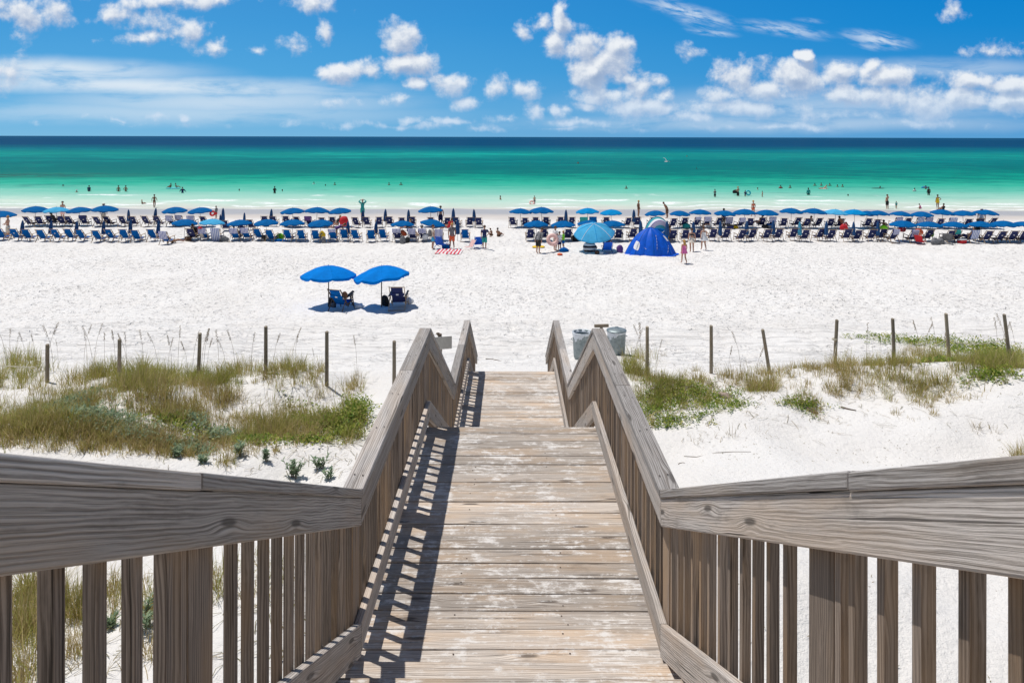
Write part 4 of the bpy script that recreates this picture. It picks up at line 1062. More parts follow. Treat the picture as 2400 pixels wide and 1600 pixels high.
# --- folded umbrellas
WB = [(302, 491, 0), (362, 488, .09), (517, 503, 0), (523, 488, 0), (573, 499, 0), (635, 490, .05), (851, 490, 0), (903, 489, .02), (958, 490, 0), (1063, 486, 0), (1113, 489, -.05), (1327, 490, 0), (1486, 488, 0)]
WF = [(51, 517, .05), (117, 517, .09), (178, 517, .06), (242, 517, .05), (305, 516, .05), (370, 516, .05), (816, 517, 0), (880, 517, .05), (1073, 513, 0), (1502, 514, 0), (1564, 513, 0), (1626, 515, 0), (1687, 515, .05), (1750, 515, .03), (1812, 513, .03), (1875, 516, 0), (1936, 515, .04), (2000, 516, .02), (2058, 515, 0)]
for k, (px, top, ln) in enumerate(WB):
    folded(px, 533, top, 'umbfold', 'folded navy blue umbrella, %s from the left in the back row' % nth(k + 1), 'folded umbrellas of the back row', ln)
for k, (px, top, ln) in enumerate(WF):
    kd = 'foldteal' if px == 1875 else 'umbfold'
    folded(px, 565, top, kd, 'folded %s umbrella, %s from the left in the front row' % ('light teal' if kd == 'foldteal' else 'navy blue', nth(k + 1)), 'folded umbrellas of the front row', ln)

# --- towels over chair backs
def towel_mesh(mat_, w, drop):
    mb = MB(); top = Vector((0, -.55, .985)); dn = Vector((0, .02, .24)) - Vector((0, -.53, .93)); dn.normalize()
    back = Vector((0, -.045, -.02))
    rows = []
    for t in (-.26, -.12, -.03): rows.append([top + dn * abs(t) + Vector((x * w / 2, .045, .02)) for x in (-1, -.6, -.2, .2, .6, 1)])
    rows.append([top + Vector((x * w / 2, 0, .015)) for x in (-1, -.6, -.2, .2, .6, 1)])
    for t in np.linspace(.04, drop, 5): rows.append([top + dn * t * .55 + Vector((0, 0, -t * .45)) + back + Vector((x * w / 2 * (1 - .03 * t), .01 * math.sin(9 * x + 8 * t), 0)) for x in (-1, -.6, -.2, .2, .6, 1)])
    mb.sheet(rows); return mb.mesh('beach_towel', mat_)
TW = {}
def towel(row, cx, kind, label, w=.56, drop=.5):
    key = (kind, w, drop)
    if key not in TW: TW[key] = towel_mesh(M[kind], w, drop)
    c = CHAIR_AT[(row, cx)]
    o = link('beach_towel', TW[key]); o.location = c.location; o.rotation_euler = c.rotation_euler
    m = o.modifiers.new('solid', 'SOLIDIFY'); m.thickness = .01
    tag(o, label, 'towel', 'towels draped over chair backs')
for row, cx, kind, lb, w_, dr in [('FL', 388, 'strblue', 'blue striped towel on the chair set forward beside the leftmost folded umbrellas', .6, .6), ('FL', 476, 'strblue', 'striped towel on the chair of the woman in a red hat', .56, .4), ('FL', 506, 'stroff', 'long pale purple striped towel reaching the sand below the sky blue umbrella', .62, 1.3),
        ('FL', 550, 'strblue', 'striped towel, left of the pair under the left front umbrellas', .58, .4), ('FL', 576, 'strblue', 'striped towel, right of the pair under the left front umbrellas', .58, .4), ('FL', 778, 'strblue', 'short striped towel on the chair beside the yellow towel', .52, .22), ('FL', 929, 'strblue', 'striped towel on the chair behind the orange bundle', .6, .3),
        ('FL', 964, 'strblue', 'low striped towel between orange bundle and white bag', .56, .45), ('FL', 990, 'strblue', 'striped towel on the chair with the white bag', .56, .35), ('FL', 1025, 'strblue', 'long striped towel right behind the backpack man', .56, .7),
        ('Bleft', 405, 'strblue', 'striped towel on a back row chair left of the paler umbrella', .6, .5), ('Bleft', 427, 'strblue', 'plain wide striped towel behind the left front umbrella top', .6, .4), ('Bleft', 452, 'strblue', 'striped towel behind the sky blue front umbrella', .6, .4), ('Bleft', 200, 'navy', 'dark navy towel on a back row chair right of the third umbrella', .6, .3),
        ('Bleft', 727, 'purple', 'purple towel on a back row chair above the front umbrellas', .6, .4), ('Bright', 1366, 'teal', 'teal towel on the back row chair under the cyan umbrella', .66, .5), ('Bright', 1390, 'royal', 'royal blue towel next to the teal towel', .64, .4),
        ('Bright', 1655, 'strblue', 'striped towel beside the person in white, back row right', .6, .42), ('Bright', 1631, 'strblue', 'striped towel left of the person in white, back row', .5, .25), ('Bright', 1705, 'strblue', 'wide striped towel above the yellow bag', .62, .6), ('Bright', 1734, 'strblue', 'striped towel right of the yellow bag', .54, .4),
        ('Bright', 1809, 'strblue', 'dark blue striped towel beside the person in the black outfit', .56, .5), ('FR', 2092, 'strblue', 'striped towel on the chair left of the red ball', .5, .4), ('FR', 2138, 'strblue', 'bold white and blue striped towel right of the red ball', .5, .55), ('FR', 2238, 'teal', 'teal towel on the chair left of the red cooler', .4, .3),
        ('FR', 2277, 'stroff', 'patterned towel on the chair right of the red cooler', .6, .7), ('Bright', 2099, 'strblue', 'striped towel behind the first right front umbrella', .6, .4), ('Bright', 2150, 'stroff', 'light striped towel behind the second right front umbrella', .6, .5), ('Bright', 2226, 'stroff', 'pale striped towel behind the third right front umbrella', .66, .5),
        ('Bright', 2171, 'strblue', 'dark striped towel between the right front umbrellas', .6, .4)]:
    towel(row, cx, kind, lb, w_, dr)

# --- the two umbrellas standing alone in front
def near_umb(px, foot, top, label, tilt, rot, seed):
    p = gpt(px, foot); H = (foot - top) / F * p.y
    root = empty('beach_umbrella', p); tag(root, label, 'umbrella', 'pair of umbrellas on the open sand')
    R = 1.16
    me = canopy_mesh('canopy', M['umbnear'], R, .40, .11, 8, 8, .05, seed, 1.0 if seed == 5 else .25)
    c = link('canopy', me, root); c.location.z = H - .42; c.rotation_euler = (tilt[0], tilt[1], rot)
    for k in range(8):
        t = 2 * PI * k / 8; mb = MB()
        mb.tube([(.02 * math.cos(t), .02 * math.sin(t), .37), (.6 * math.cos(t), .6 * math.sin(t), .24), (R * .985 * math.cos(t), R * .985 * math.sin(t), -.012)], .007, 5)
        mb.tube([(.02 * math.cos(t), .02 * math.sin(t), .05), (.55 * math.cos(t), .55 * math.sin(t), .245)], .005, 5)
        mb.build('rib', M['pole'], c)
    mb = MB(); mb.tube([(0, 0, -.4), (0, 0, H - .62)], .023, 10); mb.tube([(0, 0, H - .8), (0, 0, H - .02)], .019, 10); mb.build('pole', M['chairdark'], root, smooth=True)
    mb = MB(); mb.tube([(0, 0, H - .03), (0, 0, H + .05)], [.022, .010], 8); mb.build('finial', M['white'], root, smooth=True)
    mb = MB(); mb.lathe([(.022, H - .42), (.036, H - .40), (.036, H - .35), (.022, H - .33)], 12); mb.build('hub', M['black'], root, smooth=True)
near_umb(771, 719, 621, 'bright blue umbrella, left of the pair standing on the open sand', (-.05, .03), .39, 3)
near_umb(895, 720, 622, 'bright blue rumpled umbrella tilting up to the right on the open sand', (-.05, -.11), .2, 5)
chair(800, 726, 'royal', 0, -.28, 'royal blue reclined beach chair under the left umbrella on open sand', 'chairs on the open sand', True, CHD, 1.0)
CHN = chair_meshes(M['navy'], M['chairwood'], True)
chair(935, 722, 'navy', 1, .02, 'navy beach chair with a white tag under the right umbrella on open sand', 'chairs on the open sand', True, CHN, 1.06)
def blob(name, label, cat, p, r, mat_, sc=(1, 1, 1), seed=0, rot=(0, 0, 0), lump=.35, strap=None):
    mb = MB(); mb.ball((0, 0, 0), r, 16, 0, sc)
    for i, v in enumerate(mb.v):
        k = 1 + lump * (float(vnoise(np.array(v.x / r * 1.3 + seed * 7 + 9), np.array(v.y / r * 1.3 + v.z / r * 1.9 + 5), 41 + seed)) - .5)
        v = v * k
        if v.z < -r * sc[2] * .72: v.z = -r * sc[2] * .72
        mb.v[i] = v
    root = mb.build(name, mat_ if isinstance(mat_, bpy.types.Material) else M[mat_], None, smooth=True)
    root.location = Vector(p) + Vector((0, 0, r * sc[2] * .72)); root.rotation_euler = rot
    tag(root, label, cat)
    if strap:
        st = MB(); st.tube([(-.3 * r * sc[0], -.5 * r * sc[1], r * sc[2] * .75), (-.2 * r * sc[0], -.3 * r * sc[1], r * sc[2] * 1.25), (.2 * r * sc[0], -.3 * r * sc[1], r * sc[2] * 1.25), (.3 * r * sc[0], -.5 * r * sc[1], r * sc[2] * .75)], .012, 6)
        st.build('carry_strap', M[strap], root)
    return root
def backpack(label, p, h, mat_, rot, lean=.15, mat2='grey'):
    root = empty('backpack', p, rot); tag(root, label, 'backpack'); root.rotation_euler = (lean, 0, rot)
    mb = MB(); rows = []
    for (z, w, d) in ((0, .9, .9), (.05, 1, 1), (.4, 1, 1.05), (.7, .96, .95), (.9, .78, .75), (1.0, .4, .4), (1.02, .02, .02)):
        rows.append([Vector((math.copysign(abs(math.cos(t)) ** .6, math.cos(t)) * .34 * h * w, math.copysign(abs(math.sin(t)) ** .6, math.sin(t)) * .22 * h * d, z * h)) for t in np.linspace(0, 2 * PI, 21)])
    mb.sheet(rows); mb.build('bag_body', M[mat_], root, smooth=True)
    mb = MB(); mb.ball((0, -.22 * h, .32 * h), .2 * h, 12, 0, (1.2, .5, 1.1)); mb.build('front_pocket', M[mat2], root, smooth=True)
    for s in (-1, 1):
        mb = MB(); mb.tube([(s * .16 * h, .18 * h, .92 * h), (s * .2 * h, .36 * h, .6 * h), (s * .2 * h, .2 * h, .12 * h)], .02 * h, 6, flat=.5); mb.build('shoulder_strap', M[mat2], root)
    mb = MB(); mb.tube([(-.06 * h, .1 * h, .98 * h), (-.04 * h, .1 * h, 1.06 * h), (.04 * h, .1 * h, 1.06 * h), (.06 * h, .1 * h, .98 * h)], .012 * h, 6); mb.build('top_handle', M['black'], root)
backpack('black and grey backpack leaning on the left chair on open sand', gpt(779, 719), .50, 'black', .3)
backpack('black backpack between pole and right chair on open sand', gpt(906, 715), .48, 'black', -.5, .3, 'black')
# small side table / folded chair right of the left chair
root = empty('side_table', gpt(822, 717), .4); tag(root, 'small dark folding side table beside the left reclined chair on open sand', 'side table')
mb = MB(); mb.bar((-.16, -.02, .40), (.14, .02, .62), .03, .28, (0, 1, 0)); mb.build('table_top', M['chairdark'], root)
for a, b in (((-.12, -.1, 0), (.10, -.1, .48)), ((.12, -.1, 0), (-.02, -.1, .45)), ((-.12, .1, 0), (.10, .1, .48)), ((.12, .1, 0), (-.02, .1, .45))):
    mb = MB(); mb.bar(a, b, .025, .035); mb.build('leg', M['chairdark'], root)
blob('straw_hat', 'brown hat hanging on the left reclined chair on open sand', 'hat', gpt(808, 729) + Vector((0, .05, .52)), .13, 'brown', (1, .45, 1.2), 3, lump=.1)
blob('plastic_bag', 'pale plastic bag in shade between the two near umbrellas', 'bag', gpt(843, 722), .16, 'plastic', (1, 1, .9), 2, lump=.7)
blob('beach_tote', 'pale lilac tote bag beside the right chair on open sand', 'bag', gpt(960, 712), .17, M['white'], (1.1, .7, 1), 4, lump=.4)

# --- big sky-blue umbrella, blue pop-up tent, striped shade
p = gpt(1395, 586); root = empty('beach_umbrella', p); root.rotation_euler = (.30, -.08, 0)
tag(root, 'large sky blue umbrella tilted towards the boardwalk beside the blue tent', 'umbrella')
me = canopy_mesh('canopy', M['umbsky'], 1.36, .62, .10, 8, 8, .06, 9, .4); c = link('canopy', me, root); c.location.z = 1.26
mb = MB(); mb.tube([(0, 0, -.3), (0, 0, 1.86)], .02, 8); mb.build('pole', M['white'], root)
link('rib_frame', RIBS, c).scale = (1.2, 1.2, 1.3)
for k in range(8):
    t = 2 * PI * k / 8; mb = MB()
    mb.tube([(1.36 * q * math.cos(t), 1.36 * q * math.sin(t), .62 * h + .004) for q, h in ((0.004, 1.0), (.16, .965), (.34, .86), (.52, .70), (.70, .49), (.86, .25), (1.0, 0.0))], .014, 5)
    mb.build('seam', M['white'] if k % 2 else M['umbcyan'], c)
def tent():
    p = gpt(1525, 594); root = empty('beach_tent', p); tag(root, 'royal blue pop-up beach tent with mesh windows painted sunlit white', 'tent', None)
    A, Bq, Hh = 1.66, 1.15, 1.72
    def surf(t, q):          # t round, q 0 top .. 1 ground
        c = abs(math.cos(4 * t)); pan = 1 - .10 * (1 - c) * q
        z = Hh * (1 - .22 * q - .78 * q ** 2.4)
        return Vector((A * q * math.cos(t) * pan, Bq * q * math.sin(t) * pan, z - .07 * (1 - c) * math.sin(PI * q)))
    mb = MB(); N = 64
    mb.sheet([[surf(2 * PI * k / N, q) for k in range(N + 1)] for q in np.linspace(0.002, 1, 18)])
    mb.build('tent_shell', M['tentblue'], root)
    for k in range(8):
        t = PI / 4 * k
        mb = MB(); mb.tube([surf(t, q) * 1.004 for q in np.linspace(.01, .99, 14)], .012, 5); mb.build('seam', M['royal'], root)
    for t0, q0, a, b in ((-2.46, .79, .22, .09), (-.36, .60, .15, .09)):
        mb = MB(); pts = [surf(t0 + math.copysign(abs(math.cos(u)) ** .6, math.cos(u)) * a, q0 + math.copysign(abs(math.sin(u)) ** .6, math.sin(u)) * b + .05 * math.cos(u)) * 1.012 for u in np.linspace(0, 2 * PI, 25)]
        cpt = surf(t0, q0) * 1.014
        mb.sheet([[cpt] * 25, [cpt.lerp(q, .5) * 1.0 for q in pts], pts]); mb.build('mesh_window', M['white'], root)  # sunlight coming through the mesh is put into the window's white colour
    for (t0, t1, q0, q1) in ((-1.42, -1.25, .88, .45), (-.95, -.72, .95, .80), (-2.05, -1.9, .82, .86)):
        mb = MB(); mb.tube([surf(t0 + (t1 - t0) * u, q0 + (q1 - q0) * u) * 1.008 for u in np.linspace(0, 1, 8)], .012, 5, flat=.5); mb.build('zip_line', M['stroff'], root)
    mb = MB()
    mb.sheet([[surf(2 * PI * k / N, 1.0) * (1.0 + e) + Vector((0, 0, .04 * (1 - e * 6) + .012 * math.sin(k * 1.7))) for k in range(N + 1)] for e in (0, .05, .11)])
    mb.build('ground_skirt', M['tentblue'], root)
tent()
p = gpt(1549, 562); root = empty('striped_shade', (p.x, p.y + 1.0, p.z)); tag(root, 'striped teal and purple half dome sun shade behind the blue tent', 'sun shade')
mb = MB(); mb.sheet([[Vector((-1.02 * math.cos(t) * (1 - .10 * q), -(-.15 + .9 * q), 1.62 * math.sin(t) * (1 - .10 * q) ** 1.0)) for t in np.linspace(-.02, PI + .02, 26)] for q in np.linspace(0, 1, 4)]
                    + [[Vector((-.92 * math.cos(t) * r, -(.75 + .5 * (1 - r)), 1.46 * math.sin(t) * r)) for t in np.linspace(-.02, PI + .02, 26)] for r in (.96, .8, .6, .4, .2, .02)])
mb.build('shell', M['strmulti'], root, smooth=True)
mb = MB(); mb.tube([(-1.04 * math.cos(t), (.16), 1.64 * math.sin(t)) for t in np.linspace(0, PI, 20)], .02, 6); mb.build('hoop', M['royal'], root)
# dark ring float standing inside with crossed strings
root = empty('swim_ring', (p.x - .25, p.y - .62, p.z + .50)); root.rotation_euler = (1.15, 0, 0); tag(root, 'navy swim ring with a white cross leaning on the striped shade', 'swim ring')
mb = MB(); R_, r_ = .42, .13; rows = [[Vector(((R_ + r_ * math.cos(u)) * math.cos(t) * 1.25, (R_ + r_ * math.cos(u)) * math.sin(t), r_ * math.sin(u))) for t in np.linspace(0, 2 * PI, 29)] for u in np.linspace(0, 2 * PI, 11)]
mb.sheet(rows); mb.build('ring', M['royal'], root, smooth=True)
for a in (.7, 2.4):
    mb = MB(); mb.tube([(-.5 * math.cos(a), -.42 * math.sin(a), .12), (.5 * math.cos(a), .42 * math.sin(a), .12)], .015, 5); mb.build('cord', M['white'], root)

# --- red striped blanket, coolers, bags, floats
q = [gpt(1019, 595.5), gpt(1080, 596), gpt(1087, 584.5), gpt(1032, 584.5)]
rows = []
for j in range(7):
    a = q[0].lerp(q[3], j / 6); b = q[1].lerp(q[2], j / 6); r = []
    for i in range(15):
        v = a.lerp(b, i / 14); r.append(Vector((v.x, v.y, float(height(v.x, v.y)) + .035 + .012 * math.sin(i * 1.3 + j))))
    rows.append(r)
mb = MB(); mb.sheet(rows); tag(mb.build('beach_blanket', M['strred'], None, solid=.01), 'red and white striped blanket spread on the sand', 'blanket')
def cooler(px, py, body, lid, label, s=1.0):
    root = empty('cooler', gpt(px, py), rb.uniform(-.4, .4), s); tag(root, label, 'cooler')
    mb = MB(); mb.hexa([(-.25, -.16, 0), (-.25, .16, 0), (-.27, .18, .28), (-.27, -.18, .28)], [(.25, -.16, 0), (.25, .16, 0), (.27, .18, .28), (.27, -.18, .28)]); mb.build('cooler_body', M[body], root, bevel=.02)
    mb = MB(); mb.box((0, 0, .32), (.57, .39, .07)); mb.build('lid', M[lid], root, bevel=.02)
    mb = MB(); mb.tube([(-.285, 0, .22), (-.30, 0, .40), (.30, 0, .40), (.285, 0, .22)], .012, 6); mb.build('handle', M[lid], root)
cooler(1046, 581, 'royal', 'white', 'blue cooler with a white lid near the striped blanket')
cooler(2255, 567, 'red', 'white', 'red cooler with a white lid under right umbrellas')
cooler(442, 567, 'brown', 'brown', 'brown basket cooler under the left front umbrella', .8)
def foldchair(px, py, mat_, rot, label, frame='white', sc=.9):
    root = empty('folding_chair', gpt(px, py), rot, sc); tag(root, label, 'folding chair')
    mb = MB(); mb.sheet([[Vector((x * .25, -.02 - .30 * t, .22 + .48 * t)) for x in (-1, 0, 1)] for t in (0, .33, .66, 1)]); mb.build('backrest', M[mat_], root, solid=.015)
    mb = MB(); mb.sheet([[Vector((x * .25, .0 + .42 * t, .20 + .04 * t)) for x in (-1, 0, 1)] for t in (0, .5, 1)]); mb.build('seat', M[mat_], root, solid=.015)
    for s in (-1, 1):
        mb = MB(); x = s * .28; mb.tube([(x, -.36, .76), (x, .0, .20), (x, .42, .0)], .014, 6); mb.tube([(x, -.30, .0), (x, .36, .42), (x, -.16, .46)], .014, 6); mb.build('side_frame', M[frame], root)
foldchair(1103, 584, 'palepink', 2.2, 'pink and white low folding chair facing the striped blanket')
foldchair(1121, 581, 'tentblue', .3, 'blue low folding chair beside the boy in teal shorts', 'royal', 1.15)
foldchair(1033, 582, 'tentblue', -.5, 'blue low reclined folding chair behind the blue cooler', 'royal', 1.25)
foldchair(1424, 592, 'tentblue', .05, 'low blue folding chair in the big sky blue umbrella shade', 'royal', 1.1)
foldchair(2156, 569, 'red', -.9, 'dark red folding chair under right umbrellas', 'brown', 1.0)
foldchair(2221, 570, 'grey', -.6, 'grey folding chair beside grey bags on the right', 'grey', 1.1)
blob('inflatable_lounge', 'lime green inflatable lounge between left front chairs', 'float', gpt(657, 562), .33, 'lime', (1.1, .4, .85), 1, lump=.2)
blob('tarp_bundle', 'crumpled blue and navy tarp in front of the lime green lounge', 'tarp', gpt(660, 567), .30, 'royal', (1.4, .7, .4), 5, lump=.8)
blob('towel_bundle', 'yellow towel bundle under left front umbrella', 'towel', gpt(755, 558), .26, 'yellow', (1.0, .45, 1.2), 6, lump=.5)
backpack('grey backpack on the sand under left front umbrella', gpt(759, 568), .46, 'grey', .3, .1)
backpack('black backpack behind a left front chair under the umbrellas', gpt(619, 567), .50, 'black', -.3, .1)
blob('duffel_bag', 'dark purple duffel bag under the sky blue front umbrella', 'bag', gpt(527, 566), .27, 'grey', (1.3, .8, .9), 7, lump=.5, strap='black')
blob('towel_bundle', 'orange towel bundle on a chair under the middle front umbrella', 'towel', gpt(944, 566) + Vector((0, .1, .42)), .28, 'orange', (1.0, .6, .95), 8, lump=.6)
blob('canvas_bag', 'grey green canvas bag below the orange bundle', 'bag', gpt(945, 570), .26, 'grey', (.9, .6, 1.3), 9, lump=.4, strap='black')
blob('canvas_bag', 'black and white bag beside the grey green canvas bag', 'bag', gpt(956, 570), .22, 'black', (.8, .6, 1.2), 10, lump=.4, strap='white')
blob('beach_tote', 'white beach bag hung on a chair left of the backpack man', 'bag', gpt(997, 566) + Vector((0, -.1, .18)), .24, 'white', (.9, .6, 1.1), 11, lump=.5)
blob('beach_wagon', 'black folded beach wagon between front chairs right of the walkway', 'wagon', gpt(1352, 564), .36, 'black', (1.2, .7, .95), 12, lump=.4, strap='grey')
blob('bodyboard', 'orange bodyboard lying behind the man in black shorts', 'bodyboard', gpt(1263, 578), .46, 'yellow', (1.0, 1.0, .14), 13, lump=.15)
blob('duffel_bag', 'blue and white duffel bag beside the child in yellow', 'bag', gpt(1322, 590), .25, 'royal', (1.3, .8, .75), 14, lump=.4, strap='white')
blob('plastic_bucket', 'small coral coloured bucket toys on the sand below children', 'beach toys', gpt(1312, 597), .15, 'orange', (1.3, 1, .55), 15, lump=.5)
blob('towel_bundle', 'black and white striped towel pile under the big sky blue umbrella', 'towel', gpt(1383, 589), .38, 'strblack', (1.2, .8, .95), 16, lump=.5)
blob('beach_ball', 'brown ball in the shade of the big sky blue umbrella', 'ball', gpt(1400, 593), .16, 'brown', (1, 1, 1), 17, lump=.05)
blob('plastic_bag', 'pale blue bag next to the brown ball', 'bag', gpt(1410, 594), .14, 'plastic', (1.1, .8, 1), 18, lump=.5)
blob('towel_bundle', 'purple bag pile between umbrella shade and blue tent', 'bag', gpt(1454, 592), .22, 'purple', (1.1, .8, 1.2), 19, lump=.6)
blob('duffel_bag', 'yellow straw bag beside a back row chair on the right', 'bag', gpt(1721, 534), .28, 'yellow', (1.3, .8, .7), 20, lump=.4, strap='brown')
blob('duffel_bag', 'dark green bag at the back row near the two women', 'bag', gpt(1609, 534), .30, 'teal', (1.2, .8, .9), 22, lump=.4, strap='black')
cooler(1712, 536, 'navy', 'black', 'navy cooler left of the yellow straw bag in the back row')
blob('beach_tote', 'red beach bag beside the tanned person in the back row', 'bag', gpt(1978, 537), .30, 'red', (1.0, .7, 1.1), 23, lump=.5, strap='white')
cooler(1806, 534, 'grey', 'royal', 'grey blue cooler beside a back row chair on the right')
blob('beach_ball', 'large red ball hanging under the first right front umbrella', 'ball', gpt(2122, 562) + Vector((0, .4, .62)), .23, 'red', (1.15, 1, 1), 24, lump=.15)
blob('duffel_bag', 'grey duffel bag on the sand, left of two under right umbrellas', 'bag', gpt(2192, 571), .30, 'grey', (1.0, .7, 1.0), 25, lump=.35, strap='grey')
blob('duffel_bag', 'grey duffel bag on the sand, right of two under right umbrellas', 'bag', gpt(2205, 570), .28, 'grey', (1.0, .7, .9), 26, lump=.35, strap='black')
blob('pool_toy', 'lime green frog shaped toy on a right front chair', 'beach toys', gpt(2184, 560) + Vector((0, 0, .25)), .20, 'lime', (.8, .6, 1.5), 27, lump=.6)
blob('towel_bundle', 'lime yellow bag behind the last right folded umbrella', 'bag', gpt(2071, 535), .30, 'lime', (1.3, .7, .7), 28, lump=.5)
blob('towel_bundle', 'white towel with orange flowers hung under the second right umbrella', 'towel', gpt(2158, 556) + Vector((0, .2, .22)), .34, 'orange', (1.1, .35, .9), 29, lump=.5)
blob('towel_bundle', 'large red towel over a back row chair at the left', 'towel', gpt(808, 537) + Vector((0, -.3, .25)), .42, 'red', (.95, .6, 1.25), 30, lump=.3)
blob('beach_tote', 'black bag beside the person lying in the back row right', 'bag', gpt(1793, 534), .26, 'black', (1.2, .8, .8), 31, lump=.5, strap='grey')
# ------------------------------------------------------------------ people
def V3(*a): return Vector(a)
def joints(pose):
    """joint positions of a body one unit tall, facing +Y, feet (or seat) at z = 0"""
    J = dict(pelvis=V3(0, 0, .53), spine=V3(0, .005, .62), chest=V3(0, 0, .73), neck=V3(0, -.005, .835), head0=V3(0, .0, .875), head1=V3(0, .012, .925), head2=V3(0, .0, .975))
    for s, k in ((-1, 'L'), (1, 'R')):
        J['sh' + k] = V3(s * .10, -.005, .80); J['el' + k] = V3(s * .135, -.02, .645); J['wr' + k] = V3(s * .145, .03, .505)
        J['hip' + k] = V3(s * .052, 0, .49); J['kn' + k] = V3(s * .058, .012, .275); J['an' + k] = V3(s * .058, -.015, .045); J['to' + k] = V3(s * .066, .085, .018)
    def up(d):
        for k, v in d.items(): J[k] = V3(*v)
    def shift(keys, v):
        for k in keys: J[k] = J[k] + V3(*v)
    UP = [k for k in J if k[:2] not in ('hi', 'kn', 'an', 'to') and k != 'pelvis']
    if pose == 'walk':
        up(dict(knL=(-.056, .075, .285), anL=(-.058, .09, .05), toL=(-.066, .185, .03), knR=(.056, .01, .275), anR=(.058, -.11, .075), toR=(.064, -.03, .02), elL=(-.145, -.06, .65), wrL=(-.15, -.05, .51), elR=(.145, .03, .65), wrR=(.15, .10, .525)))
    if pose in ('akimbo', 'akimboR'):
        up(dict(elR=(.215, -.05, .67), wrR=(.115, .05, .585)))
        if pose == 'akimbo': up(dict(elL=(-.215, -.05, .67), wrL=(-.115, .05, .585)))
    if pose == 'armsup':
        up(dict(elR=(.19, .06, .86), wrR=(.10, .10, .95), elL=(-.19, .06, .86), wrL=(-.10, .10, .95)))
    if pose == 'shade':
        up(dict(elR=(.20, .10, .83), wrR=(.06, .12, .93)))
    if pose == 'hold':
        up(dict(elL=(-.135, .03, .65), wrL=(-.08, .15, .62), elR=(.135, .03, .65), wrR=(.08, .15, .62)))
    if pose == 'out':
        up(dict(elL=(-.20, .02, .68), wrL=(-.27, .06, .58), elR=(.20, .02, .68), wrR=(.27, .06, .58)))
    if pose == 'lean':
        for k in UP: J[k] = J[k] + V3(0, (J[k].z - .53) * .55, -(J[k].z - .53) * .13)
    if pose == 'bend':
        for k in UP:
            d = J[k] - J['pelvis']; c, s_ = math.cos(-1.15), math.sin(-1.15)
            J[k] = J['pelvis'] + V3(d.x, d.y * c - d.z * s_, d.y * s_ + d.z * c)
        for k in ('L', 'R'): J['el' + k] = J['sh' + k] + V3(0, .04, -.15); J['wr' + k] = J['el' + k] + V3(0, .05, -.13)
    if pose in ('sit', 'lounge', 'chairsit', 'crouch'):
        z0 = {'sit': .07, 'lounge': .07, 'chairsit': .21, 'crouch': .17}[pose]
        shift(list(J), (0, 0, z0 - .53))
        rec = {'sit': -.12, 'lounge': -.75, 'chairsit': -.50, 'crouch': .35}[pose]
        for k in UP:
            d = J[k] - J['pelvis']; c, s_ = math.cos(-rec), math.sin(-rec)
            J[k] = J['pelvis'] + V3(d.x, d.y * c - d.z * s_, d.y * s_ + d.z * c)
        for s, k in ((-1, 'L'), (1, 'R')):
            P = J['pelvis']; J['hip' + k] = P + V3(s * .055, .03, -.01)
            if pose == 'crouch':
                J['kn' + k] = P + V3(s * .08, .19, .09); J['an' + k] = V3(s * .07, .09, .045); J['to' + k] = V3(s * .075, .18, .018)
            else:
                kz = {'sit': .20, 'lounge': .13, 'chairsit': .26}[pose]
                J['kn' + k] = V3(s * .075, .24, kz); J['an' + k] = V3(s * .07, .44, .05); J['to' + k] = V3(s * .08, .48, .12)
            sh = J['sh' + k]
            if pose == 'sit': J['el' + k] = sh + V3(s * .05, .08, -.13); J['wr' + k] = J['kn' + k] + V3(s * .0, -.03, .03)
            if pose == 'lounge': J['el' + k] = sh + V3(s * .09, -.04, -.12); J['wr' + k] = V3(s * .20, sh.y + .02, .05)
            if pose == 'chairsit': J['el' + k] = sh + V3(s * .07, .05, -.13); J['wr' + k] = sh + V3(s * .06, .19, -.13)
            if pose == 'crouch': J['el' + k] = sh + V3(s * .03, .05, -.14); J['wr' + k] = J['el' + k] + V3(0, .12, -.08)
    return J
RAD = dict(pelvis=(.078, .058), spine=(.068, .050), chest=(.088, .058), neck=(.030, .030), head0=(.040, .044), head1=(.052, .058), head2=(.034, .038), sh=(.036, .034), el=(.024, .024), wr=(.0165, .0165), hip=(.052, .052), kn=(.034, .034), an=(.0215, .0215), to=(.020, .014))
